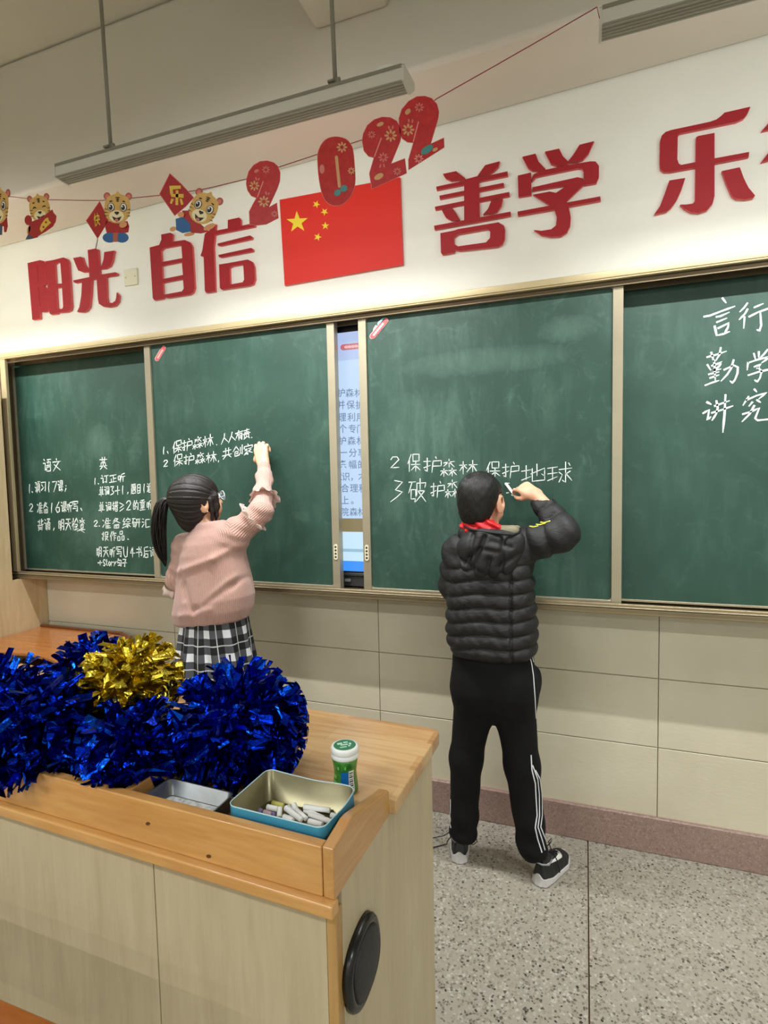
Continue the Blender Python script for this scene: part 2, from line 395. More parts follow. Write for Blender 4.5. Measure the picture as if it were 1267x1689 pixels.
# ------------------------------------------------------------------ screen behind the boards
def emis(name, c, s=1.0):
    t = NT(name); t.set(Roughness=.3); t.b.inputs['Base Color'].default_value = (0.02, 0.02, 0.02, 1); t.b.inputs['Emission Color'].default_value = srgb(*c); t.b.inputs['Emission Strength'].default_value = s; return t.m
mon = thing('display_screen', (-.905, -.04, .96), 'lit interactive screen seen in the gap between the two sliding boards', 'screen')
b = MB(); b.box(-1.87, .06, -.046, -.030, .982, 2.050); b.build('bezel', M_black, mon)
ys = -.0475
def scr(name, px, c, dy=0.0, st=1.0, parent=mon):
    P = [onY(x, y, ys - dy) for x, y in px]; b = MB(); b.prism([P], (0, -.0008, 0)); return b.build(name, emis(name + '_light', c, st), parent)
def srect(name, x0, x1, z0, z1, c, dy=0.0, st=1.0):
    b = MB(); b.box(x0, x1, ys - .0008 - dy, ys - dy, z0, z1); return b.build(name, emis(name + '_light', c, st), mon)
zof = lambda y: float(onY(575, y, ys)[2])
srect('screen_image', -1.85, .04, 1.019, 2.022, (196, 222, 252), 0, .95)
srect('title_strip', -1.84, .03, zof(572 + 22), 2.022, (186, 205, 246), .0008, .9)
srect('photo_strip', -1.45, .02, zof(877), zof(855), (150, 135, 95), .0008, .8)
srect('lower_field', -1.84, .03, zof(925), zof(877), (200, 232, 250), .0008, 1.0)
srect('task_line', -1.84, .03, zof(910), zof(905), (160, 200, 222), .0016, .9)
srect('blue_bar', -1.84, .03, 1.0192, zof(925), (60, 150, 252), .0008, 1.0)
scr('red_label', rounded((566.5, 573), (600, 569.5), 10), (205, 105, 115), .0016, .9)
for k in range(4): scr('label_mark', rounded((570 + k * 5.5, 572.6 - .5 * k), (572.5 + k * 5.5, 572.4 - .5 * k), 4.5, 3), (245, 190, 190), .0026, .9)
def text_mesh(ch, size, name, mat, parent, pos, off=0.0, dy=0.0, sx=1.0):
    c = bpy.data.curves.new('t', 'FONT'); c.body = ch; c.size = size; c.offset = off; c.align_x = 'CENTER'; c.resolution_u = 2
    o = bpy.data.objects.new('t', c); COL.objects.link(o)
    me = bpy.data.meshes.new_from_object(o.evaluated_get(bpy.context.evaluated_depsgraph_get()))
    bpy.data.objects.remove(o); n = len(me.vertices); co = np.empty(n * 3); me.vertices.foreach_get('co', co); co = co.reshape(-1, 3)
    xc = (co[:, 0].min() + co[:, 0].max()) / 2 if n else 0; zc = size * .36
    out = np.stack([(co[:, 0] - xc) * sx + pos[0], np.full(n, pos[1] - dy), co[:, 1] - zc + pos[2]], 1)
    me.vertices.foreach_set('co', out.ravel()); me.update(); me.name = name
    return link(name, me, mat, parent)
M_sc1 = emis('outline_grey', (112, 136, 172), .9); M_sc2 = emis('letter_fill', (212, 230, 252), .95)
rowsT = [(435, [(85, '护'), (136, '森'), (190, '林')]), (507, [(85, '并'), (142, '保'), (196, '护')]), (582, [(91, '理'), (146, '利'), (199, '用')]),
         (652, [(95, '个'), (152, '专'), (203, '门')]), (725, [(92, '护'), (148, '森'), (203, '林')]), (797, [(98, '一'), (156, '分'), (210, '享')]),
         (868, [(98, '条'), (155, '幅'), (210, '的')]), (942, [(68, '意'), (114, '识'), (150, '，'), (212, '才')]), (1012, [(60, '的'), (108, '合'), (163, '理'), (214, '利')]),
         (1085, [(60, '墙'), (108, '上'), (152, '。')]), (1156, [(108, '院'), (160, '森'), (210, '林')])]
for yy, cs in rowsT:
    for xx, ch in cs:
        P = onY(540 + xx / 3.675, 530 + yy / 3.675, ys)
        if P[0] < -.99 or P[0] > -.82: pass
        text_mesh(ch, .0385, 'screen_character', M_sc1, mon, (P[0], ys, P[2]), .0003, .0018)
b = MB(); b.box(-1.87, .06, -.058, -.030, 1.0, 1.012); b.build('screen_ledge', M_dgrey, mon, bevel=.002)
b = MB(); b.box(-1.87, .06, -.052, -.030, .956, .996); b.build('port_panel', simple('port_grey', (48, 48, 50), .5), mon)
b = MB(); b.box(-.966, -.940, -.060, -.050, .975, .986); b.build('plug', simple('plug_grey', (120, 122, 122), .4), mon, bevel=.001)
# ------------------------------------------------------------------ blackboard lamps
M_house = simple('lamp_housing', (212, 208, 196), .4, .1)
M_houseb = simple('lamp_housing_ribbed', (168, 163, 150), .45, .1)
M_rod = simple('rod_paint', (140, 136, 122), .45, .2)
M_tube = emis('tube_light', (255, 244, 220), 5.0)
def board_lamp(x0, x1, rods, label):
    t = thing('blackboard_lamp', ((x0 + x1) / 2, -.72, 2.455), label, 'ceiling lamp', 'blackboard lamps')
    zt, zl, yf, yb = 2.496, 2.456, -.750, -.697
    def sweep(prof, xa, xb, name, m, par=t, close=True, bevel=0):
        b = MB(); b.prism([[(xa, y, z) for y, z in prof]], (xb - xa, 0, 0)); return b.build(name, m, par, bevel=bevel)
    h = sweep([(yf, zl + .002), (yf, zt - .006), (yf + .004, zt), (-.652, zt + .012), (-.652, zt + .008), (yf + .008, zt - .006), (yf + .004, zl + .006)], x0, x1, 'housing', M_house)
    sweep([(yf + .001, zl), (yb, zl - .002), (yb, zl + .004), (yf + .001, zl + .006)], x0, x1, 'bottom_plate', M_houseb)
    b = MB()
    for k in range(5): b.box(x0, x1, yf + .007 + k * .010, yf + .010 + k * .010, zl - .0028 , zl + .001)
    b.build('ribs', M_houseb, t)
    sweep([(yf - .002, zt - .008), (yf - .002, zt + .001), (yf + .010, zt + .005), (yf + .010, zt)], x0, x1, 'top_edge', M_rod)
    for xa, xb in ((x0 - .006, x0), (x1, x1 + .006)):
        sweep([(yf - .002, zl - .002), (yf - .002, zt - .004), (yf + .006, zt + .004), (-.650, zt + .014), (-.650, zt - .006), (yb + .002, zl - .004)], xa, xb, 'end_cap', M_house)
    b = MB(); b.tube([(x0 + .02, -.690, 2.484), (x1 - .02, -.690, 2.484)], .008, 10); b.build('tube', M_tube, t, smooth=True)
    for rx, top in rods:
        b = MB(); b.tube([(rx, -.71, 2.518), (rx - .018, -.71, 3.3)], .0062, 10); r = b.build('rod', M_rod, t, smooth=True)
        b = MB(); b.box(rx - .013, rx + .015, -.714, -.706, 2.495, 2.538); b.box(rx - .018, rx + .001, -.726, -.705, 2.523, 2.529); b.tube([(rx + .010, -.722, 2.508), (rx + .010, -.700, 2.508)], .006, 10)
        b.build('bracket', M_rod, r, bevel=.001)
    area_light('blackboard_lamp_light', ((x0 + x1) / 2, -.680, 2.470), ((x0 + x1) / 2, -.03, .50), x1 - x0 - .06, .018, BOARD_LAMP_W, (.96, .98, 1.0), 112)
    area_light('blackboard_lamp_light', ((x0 + x1) / 2, -.672, 2.474), ((x0 + x1) / 2, 0, 2.05), x1 - x0 - .06, .018, BOARD_LAMP_W * .23, (.96, .98, 1.0), 180)
    return t
L1 = board_lamp(-1.687, -.454, ((-1.481, 0), (-.662, 0)), 'grey tube lamp hanging on two rods above the two children')
L2 = board_lamp(.035, 1.31, ((.25, 0), (1.10, 0)), 'grey tube lamp cut off by the top right corner of the photo')
L0 = board_lamp(-3.42, -2.18, ((-3.2, 0), (-2.4, 0)), 'grey tube lamp above the far left end of the chalkboard and the cabinet')
b = MB(); b.tube([(-.648, -.71, 2.515), (-.609, -.715, 2.515), (-.570, -.718, 2.508), (-.559, -.718, 2.504)], [.007, .006, .0045, .004], 8); b.build('cable_clip', M_rod, L1, smooth=True)
b = MB(); b.tube([(-.559, -.718, 2.503), (-.547, -.718, 2.515), (-.522, -.718, 2.523), (-.493, -.718, 2.522), (-.486, -.718, 2.515)], .0065, 8); b.build('cable', M_white, L1, smooth=True)
# ------------------------------------------------------------------ left side: tall cabinet and desk
M_maple = wood('maple_laminate', (196, 172, 128), (222, 200, 160), 2, 2.0, .35, 9)
cab = thing('tall_cabinet', (-3.1, -.6, 0), 'tall pale wooden cabinet at the left end of the chalkboard', 'cabinet')
l = [(-2.79, -1.2, 0), (-2.79, -.006, 0), (-2.79, -.006, .921), (-2.79, -.195, .921), (-2.79, -.195, 1.917), (-2.79, -1.2, 1.917)]
b = MB(); b.prism([l], (-.02, 0, 0)); b.build('side_panel', M_maple, cab)
b = MB(); b.box(-3.4, -2.81, -1.2, -.195, 1.897, 1.917); b.build('top_panel', M_maple, cab)
b = MB(); b.box(-3.4, -2.81, -1.2, -1.18, .02, 1.897); b.build('front_panel', M_maple, cab)
b = MB(); b.box(-3.4, -3.38, -1.18, -.195, .0, 1.897); b.build('side_panel', M_maple, cab)
M_orange = wood('orange_varnished_wood', (150, 86, 36), (186, 118, 58), 0, 2.2, .22, 7, .03, 1.0, .5)
M_odark = simple('dark_varnished_wood', (96, 52, 24), .35)
dk = thing('corner_desk', (-2.4, -.25, 0), 'orange brown wooden desk with curved front edge in the left corner', 'desk')
top = [(-2.785, -.065), (-2.29, -.065), (-2.20, -.075), (-2.14, -.11), (-2.11, -.18), (-2.10, -.30), (-2.11, -.40), (-2.154, -.475), (-2.25, -.445), (-2.387, -.423), (-2.554, -.440), (-2.785, -.50)]
b = MB(); b.prism([[(x, y, .645) for x, y in top]], (0, 0, -.018)); b.build('desk_top', M_orange, dk, bevel=.005)
b = MB(); b.box(-2.785, -2.22, -.064, -.046, .52, .655); b.build('back_rail', M_odark, dk, bevel=.003)
pr_ = [(-2.22, -.060), (-2.14, -.085), (-2.095, -.16), (-2.085, -.27)]
b = MB(); b.tube([(x, y, .640) for x, y in pr_], .014, 10); b.build('rounded_corner', M_odark, dk, smooth=True)
b = MB(); b.box(-2.785, -2.15, -.40, -.075, .48, .50); b.build('shelf', M_odark, dk)
for x, y in ((-2.76, -.09), (-2.17, -.10), (-2.17, -.39), (-2.76, -.41)):
    b = MB(); b.box(x - .02, x + .02, y - .02, y + .02, 0, .627); b.build('leg', M_odark, dk, bevel=.003)
b = MB(); b.box(-2.78, -2.16, -.075, -.066, .48, .627); b.build('back_panel', M_odark, dk)
# small blanking plate
pl = thing('wall_plate', (-2.096, -.002, 2.42), 'small cream square cover plate on the white wall between red characters', 'wall plate')
b = MB(); b.box(-2.137, -2.056, -.009, -.0005, 2.382, 2.461); b.build('cover', simple('cream_plastic', (222, 218, 190), .4), pl, bevel=.003)
b = MB(); b.tube([(-2.125, -.0085, 2.4215), (-2.125, -.0105, 2.4215)], .003, 10); b.tube([(-2.068, -.0085, 2.4215), (-2.068, -.0105, 2.4215)], .003, 10); b.build('screw', M_frame_l, pl)
# student desk corner at the bottom left
sd = thing('student_desk', (-1.05, -2.0, 0), 'orange wooden desk top corner at the bottom left of the photo', 'desk')
A = onZ(0, 1646, .70); B_ = onZ(108, 1692, .70); 
b = MB(); e = Vector((float(B_[0] - A[0]), float(B_[1] - A[1]), 0)).normalized()
p1 = Vector(tuple(map(float, A))) - e * .45; p2 = Vector(tuple(map(float, B_))) + e * .10; nrm = Vector((e.y, -e.x, 0))
b.prism([[p1, p2, p2 + nrm * .38, p1 + nrm * .38]], (0, 0, -.02)); b.build('desk_top', M_orange, sd, bevel=.004)
for s1, s2 in ((.04, .04), (.04, .34), (-.04, .04), (-.04, .34)):
    q = (p1 if s1 > 0 else p2) + e * s1 + nrm * s2
    b = MB(); b.box(q.x - .015, q.x + .015, q.y - .015, q.y + .015, 0, .68); b.build('leg', M_rod, sd)
# ------------------------------------------------------------------ red wall characters
M_red = simple('red_foam_letter', (158, 12, 26), .65); M_redside = simple('letter_edge', (214, 92, 92), .6)
def zpx(pts, o, s): return [(o[0] + x / s, o[1] + y / s) for x, y in pts]
def glyph(name, label, o, s, shapes, Y=-.013, cat='wall character', group='red foam characters on the white wall'):
    P = [onY(*q, Y) for sh in shapes for q in zpx(sh[0] if isinstance(sh[0], list) else sh, o, s)]
    c = np.mean(P, 0); t = thing(name, (float(c[0]), Y, float(c[2])), label, cat, group)
    for k, sh in enumerate(shapes):
        loops = sh if isinstance(sh[0], list) else [sh]
        b = MB(); b.prism([[onY(*q, Y) + np.array([0, -.00004 * (k + 1), 0]) for q in zpx(l, o, s)] for l in loops], (0, .0125, 0), 0, 1)
        b.build('stroke', [M_red, M_redside], t)
    return t
O1, S1 = (40, 405), 7.919
glyph('wall_character', 'red foam character 阳 nearest the left edge of the white wall', O1, S1, [
 [[(42,228),(130,208),(205,190),(255,203),(280,240),(287,490),(252,522),(285,560),(312,585),(328,640),(325,820),(290,860),(245,868),(205,855),(208,960),(105,968)],[(160,268),(172,268),(188,490),(178,490)],[(176,545),(186,545),(212,800),(200,800)]],
 [[(280,205),(375,190),(510,155),(560,175),(582,215),(620,790),(608,845),(560,868),(440,875),(435,890),(345,900),(328,880)],[(398,245),(430,222),(470,222),(492,495),(412,503)],[(415,552),(492,545),(508,800),(495,825),(450,830),(430,800)]]])
glyph('wall_character', 'red foam character 光 left of the cream cover plate', O1, S1, [
 [(828,58),(930,38),(962,50),(988,385),(985,430),(850,430),(848,330)],
 [(638,163),(735,145),(760,155),(785,240),(848,330),(845,345),(765,348),(705,325),(680,270)],
 [(1045,85),(1175,65),(1150,200),(1120,270),(1060,302),(985,310),(1010,260),(1035,180)],
 [(640,455),(860,410),(990,380),(1190,348),(1215,360),(1215,385),(1190,395),(1070,412),(880,445),(740,475),(670,490),(645,480)],
 [(755,465),(882,440),(872,640),(855,800),(820,850),(770,870),(690,865),(720,800),(745,650)],
 [(945,435),(1070,410),(1078,680),(1092,745),(1150,750),(1190,720),(1200,680),(1208,610),(1238,650),(1232,730),(1190,785),(1110,805),(1030,795),(975,760),(962,700)]])
O1, S1 = (240, 350), 6.668
glyph('wall_character', 'red foam character 自 right of the cream cover plate', O1, S1, [
 [[(45,388),(150,360),(175,300),(172,245),(275,225),(298,240),(295,325),(430,305),(490,330),(515,375),(540,830),(525,880),(490,905),(240,942),(200,930),(195,950),(95,968),(80,945)],
  [(168,425),(200,395),(380,362),(395,375),(405,505),(178,548)],[(178,590),(400,545),(412,690),(185,735)],[(188,775),(412,732),(420,840),(400,870),(195,908)]]])
glyph('wall_character', 'red foam character 信 just left of the flag', O1, S1, [
 [(652,238),(700,200),(775,130),(762,260),(750,380),(768,870),(665,885),(652,860),(640,490),(605,478),(625,420)],
 [(762,205),(905,178),(905,85),(1030,58),(1048,78),(1048,150),(1150,128),(1205,130),(1205,158),(762,248)],
 [(792,345),(1150,255),(1175,270),(1172,295),(825,370),(795,365)],
 [(802,470),(1160,392),(1185,405),(1182,430),(830,497),(805,490)],
 [[(808,575),(905,560),(1125,520),(1175,545),(1198,600),(1205,740),(1185,790),(1140,808),(940,835),(840,852),(818,835)],[(925,610),(960,590),(1075,572),(1085,740),(1070,770),(930,795)]]])
O1, S1 = (710, 230), 4.369
glyph('wall_character', 'red foam character 善 first to the right of the flag', O1, S1, [
 [(90,248),(185,228),(250,278),(235,288),(150,298),(110,280)],[(395,185),(500,157),(490,195),(455,230),(420,250),(340,262)],
 [(42,340),(555,230),(558,262),(45,365)],[(65,405),(528,312),(530,340),(68,430)],[(32,485),(568,378),(570,408),(36,508)],
 [(243,290),(348,262),(355,580),(243,600)],[(82,510),(160,495),(185,530),(212,575),(195,582),(150,583),(110,560)],
 [(440,440),(522,428),(510,480),(480,520),(450,532),(380,540),(415,500)],[(26,622),(578,520),(578,550),(30,650)],
 [[(72,675),(165,658),(205,645),(490,597),(530,620),(538,650),(535,720),(520,755),(490,772),(215,802),(175,795),(172,815),(85,830),(76,815)],[(170,705),(200,682),(410,645),(432,660),(430,710),(400,742),(200,770),(172,755)]]])
glyph('wall_character', 'red foam character 学 second to the right of the flag', O1, S1, [
 [(662,125),(758,102),(780,160),(830,212),(800,225),(735,225),(705,205)],[(825,88),(928,66),(955,120),(1000,165),(985,185),(915,190),(870,175)],
 [(1075,38),(1180,12),(1140,100),(1100,145),(1060,160),(985,168),(1030,110)],[(630,260),(725,238),(728,400),(635,415)],
 [(728,290),(745,250),(800,225),(985,185),(1150,158),(1190,158),(1215,190),(1215,270),(1195,315),(1110,328),(1105,260),(1105,225),(1090,208),(1060,208),(760,270),(732,300)],
 [(735,345),(1060,272),(1100,280),(1112,320),(980,445),(1000,500),(1012,560),(1008,620),(985,670),(940,698),(870,702),(800,690),(745,652),(800,658),(870,648),(905,620),(912,560),(895,505),(855,470),(740,398),(860,375),(905,385),(985,330),(735,370)],
 [(628,520),(870,475),(1225,410),(1228,440),(1000,482),(890,505),(630,550)]])
O1, S1 = (1070, 160), 6.431
glyph('wall_character', 'largest red foam character 乐 near the right edge', O1, S1, [
 [(805,165),(1082,102),(1050,175),(1010,225),(930,262),(330,385),(310,410),(305,660),(320,705),(345,720),(500,690),(500,745),(230,795),(165,795),(125,765),(118,700),(122,470),(140,410),(180,370),(240,350),(650,262),(720,238),(770,200)],
 [(505,425),(530,412),(700,380),(700,1050),(680,1130),(620,1200),(530,1230),(450,1222),(380,1185),(335,1140),(400,1140),(470,1130),(495,1100),(500,745)],
 [(700,650),(1068,582),(1062,635),(700,705)],[(220,885),(390,858),(350,980),(300,1090),(245,1170),(190,1215),(60,1245),(120,1160),(170,1030)],
 [(778,785),(968,745),(1010,860),(1060,960),(1130,1045),(1110,1070),(1020,1085),(930,1080),(885,1050),(830,930)]])
glyph('wall_character', 'red foam character cut off by the right edge of the photo', O1, S1, [
 [(1198,362),(1270,280),(1330,180),(1440,150),(1400,250),(1320,335)],[(1195,690),(1265,600),(1330,500),(1450,470),(1400,570),(1310,660)]])
# ------------------------------------------------------------------ flag
def flagred():
    t = NT('flag_red'); t.set(Roughness=.6); t.col(srgb(214, 34, 16)); return t.m
Yf = -.012
fl = [onY(*p, Yf) for p in [(461.2, 329.5), (660, 292.4), (665, 436.5), (469.5, 470.7)]]
flag = thing('wall_flag', (float(np.mean([p[0] for p in fl])), Yf, float(np.mean([p[2] for p in fl]))), 'flat red flag board with five yellow stars on the white wall', 'flag')
b = MB(); b.prism([fl], (0, .0115, 0), 0, 1); b.build('flag_board', [flagred(), M_redside], flag)
M_yel = simple('flag_yellow', (238, 214, 60), .4)
def star(cx, cy, r, rot, ri=.39):
    out = []
    for k in range(10):
        a = math.radians(rot - 90 + 36 * k); rr = r if k % 2 == 0 else r * ri; out.append((cx + rr * math.cos(a), cy + rr * math.sin(a)))
    return out
for cx, cy, r, rot in ((490.6, 366.5, 18.5, -3), (521.9, 337.1, 6.6, 22), (535.5, 349.4, 6.6, 40), (536.8, 372.6, 6.6, 0), (524.2, 391.1, 6.8, 18)):
    b = MB(); b.prism([[onY(*p, Yf) for p in star(cx, cy, r, rot)]], (0, -.001, 0)); b.build('star', M_yel, flag)
# ------------------------------------------------------------------ garland
YG = -.80
M_str = simple('garland_string', (150, 30, 44), .5)
spx = [(-60,318),(-10,322),(20,324.5),(48,328),(80,329.5),(140,330.5),(168,330.5),(215,327),(266,322),(325,314),(345,310),(400,297),(418,293),(456,277),(530,252.5),(560,243),(600,230),(655,212),(662,205),(722,162),(800,118),(900,61),(985,11.5)]
st = [onY(*p, YG) for p in spx] + [np.array([.029, -.752, 2.470])]
cv = thing('garland_string', tuple(map(float, st[10])), 'thin dark red string that carries the tiger and 2022 garland', 'string')
b = MB(); b.tube(st, .0011, 6); b.build('cord', M_str, cv)
def pl(name, px, m, parent, lay, th=.0004, Y=YG, mats=None, bend=None):
    Yq = Y - .0011 - lay * .0006
    P = [onY(*p, Yq) for p in px]; b = MB(); b.prism([P], (0, th, 0)); return b.build(name, m, parent)
def ell(cx, cy, rx, ry, rot=0, n=20, a0=0, a1=360):
    c, s = math.cos(math.radians(rot)), math.sin(math.radians(rot)); out = []
    k = n if a1 - a0 >= 360 else n + 1
    for i in range(k):
        a = math.radians(a0 + (a1 - a0) * i / n); x, y = rx * math.cos(a), ry * math.sin(a); out.append((cx + x * c - y * s, cy + x * s + y * c))
    return out
def offs(px, d):
    n = len(px); A = sum(px[i][0] * px[(i + 1) % n][1] - px[(i + 1) % n][0] * px[i][1] for i in range(n)); sg = 1 if A > 0 else -1; out = []
    for i in range(n):
        p0, p1, p2 = np.array(px[i - 1], float), np.array(px[i], float), np.array(px[(i + 1) % n], float)
        e1 = (p1 - p0) / (np.linalg.norm(p1 - p0) + 1e-9); e2 = (p2 - p1) / (np.linalg.norm(p2 - p1) + 1e-9)
        nn = np.array([e1[1] + e2[1], -(e1[0] + e2[0])]) * sg; L = np.linalg.norm(nn); nn = nn / (L + 1e-9); out.append(tuple(p1 + nn * d * min(1.8, 2 / (L + 1e-6))))
    return out
def chaikin(p, n=1):
    for _ in range(n):
        q = []
        for i in range(len(p)):
            a, c = p[i], p[(i + 1) % len(p)]; q += [(a[0] * .75 + c[0] * .25, a[1] * .75 + c[1] * .25), (a[0] * .25 + c[0] * .75, a[1] * .25 + c[1] * .75)]
        p = q
    return p
def foil_red(name, gloss):
    t = NT(name); t.set(Roughness=.22 if gloss else .38, Coat_Weight=.9 if gloss else .4, Coat_Roughness=.12); n = t.noise(t.obj(), 60, 3)
    t.col(t.ramp(n.outputs[0], [(.4, srgb(186, 28, 34)), (.75, srgb(204, 42, 46))])); return t.m
M_dr = foil_red('digit_red', False); M_dg = foil_red('digit_red_glossy', True)
M_tan = simple('gold_print', (214, 160, 110), .4); M_pinkp = simple('pink_print', (214, 120, 110), .4); M_teal = simple('teal_print', (70, 140, 136), .4); M_edge = simple('pink_edge', (226, 140, 128), .45)
def flower(px, py, r, m, parent, lay=2, n=8):
    for k in range(n):
        a = 360 / n * k; pl('petal', ell(px + .62 * r * math.cos(math.radians(a)), py + .62 * r * math.sin(math.radians(a)), .34 * r, .17 * r, a, 8), m, parent, lay)
def digit(name, label, o, s, outl, m, deco):
    out = chaikin(zpx(outl, o, s), 1) if name == 'digit_zero' else zpx(outl, o, s)
    c = onY(sum(p[0] for p in out) / len(out), sum(p[1] for p in out) / len(out), YG)
    t = thing('paper_digit', tuple(map(float, c)), label, 'garland digit', 'paper digits of the 2022 garland')
    pl('edge_sheet', offs(out, .7), M_edge, t, 0); pl('digit_sheet', out, m, t, 1)
    for d in deco:
        if d[0] == 'f': flower(o[0] + d[1] / s, o[1] + d[2] / s, d[3] / s, d[4], t)
        elif d[0] == 'e': pl('print', zpx(ell(*d[1:6]), o, s), d[6], t, 2)
        elif d[0] == 'l': pl('print', rounded(zpx([d[1]], o, s)[0], zpx([d[2]], o, s)[0], d[3] / s, 4), d[4], t, 2)
    return t
o6, s6 = (255, 250), 5.759
digit('digit_two', 'red paper digit 2 overlapping the wall beside the flag left edge', o6, s6,
 [(875,260),(895,190),(940,130),(1000,95),(1070,88),(1130,105),(1170,140),(1192,200),(1188,280),(1165,350),(1085,530),(1160,490),(1175,630),(1060,690),(960,700),(905,690),(900,570),(935,500),(970,440),(920,420),(885,370),(872,310)], M_dr,
 [('f',1058,172,40,M_pinkp),('f',948,325,52,M_tan),('f',1038,475,58,M_tan),('f',1138,592,34,M_pinkp),('e',968,185,24,15,-30,M_pinkp),('e',965,258,7,17,-15,M_pinkp),('e',990,262,7,14,20,M_pinkp),('e',1060,395,7,17,-15,M_pinkp),('e',1085,400,7,14,20,M_pinkp),('l',(1032,285),(978,430),10,M_edge)])
o7, s7 = (500, 150), 5.279
digit('digit_zero', 'glossy red paper digit 0 hanging in front of the flag top', o7, s7,
 [(125,590),(130,530),(160,460),(205,415),(265,398),(330,402),(385,425),(420,470),(437,520),(450,680),(455,790),(440,860),(405,930),(350,985),(290,1002),(230,990),(180,935),(155,860),(135,740)], M_dg,
 [('l',(290,575),(316,830),26,M_tan),('e',355,850,34,28,-30,M_teal),('e',300,885,32,26,-50,M_teal),('f',338,490,50,M_tan),('f',420,695,34,M_tan),('e',165,680,22,40,0,M_pinkp)])
digit('digit_two', 'red paper digit 2 right of the 0 above the flag right corner', o7, s7,
 [(515,430),(525,370),(560,300),(620,250),(690,228),(760,232),(815,262),(845,320),(855,390),(840,450),(765,635),(885,590),(900,715),(600,850),(578,720),(618,580),(570,568),(530,520)], M_dr,
 [('f',763,388,58,M_tan),('f',698,578,46,M_pinkp),('f',820,700,38,M_pinkp),('f',597,380,36,M_pinkp),('e',672,290,32,17,-25,M_tan),('e',660,745,44,24,-30,M_tan),('e',748,320,8,18,-10,M_pinkp),('e',780,318,8,18,15,M_pinkp),('e',672,655,7,17,15,M_pinkp),('e',705,650,7,17,-15,M_pinkp),('l',(680,412),(622,570),10,M_edge)])
digit('digit_two', 'highest red paper digit 2 at the right end of the garland', o7, s7,
 [(835,240),(860,160),(920,90),(990,50),(1060,45),(1120,65),(1165,115),(1182,180),(1175,240),(1110,462),(1225,410),(1228,490),(920,685),(918,600),(962,450),(910,445),(865,415),(840,350)], M_dr,
 [('f',1012,142,44,M_pinkp),('f',915,338,58,M_tan),('f',1008,590,44,M_edge),('e',912,180,30,20,-50,M_tan),('e',1080,510,62,30,-35,M_teal),('e',1150,510,26,14,-30,M_tan),('e',920,258,7,17,-5,M_pinkp),('e',952,262,7,17,10,M_pinkp),('l',(1004,270),(960,440),10,M_edge)])
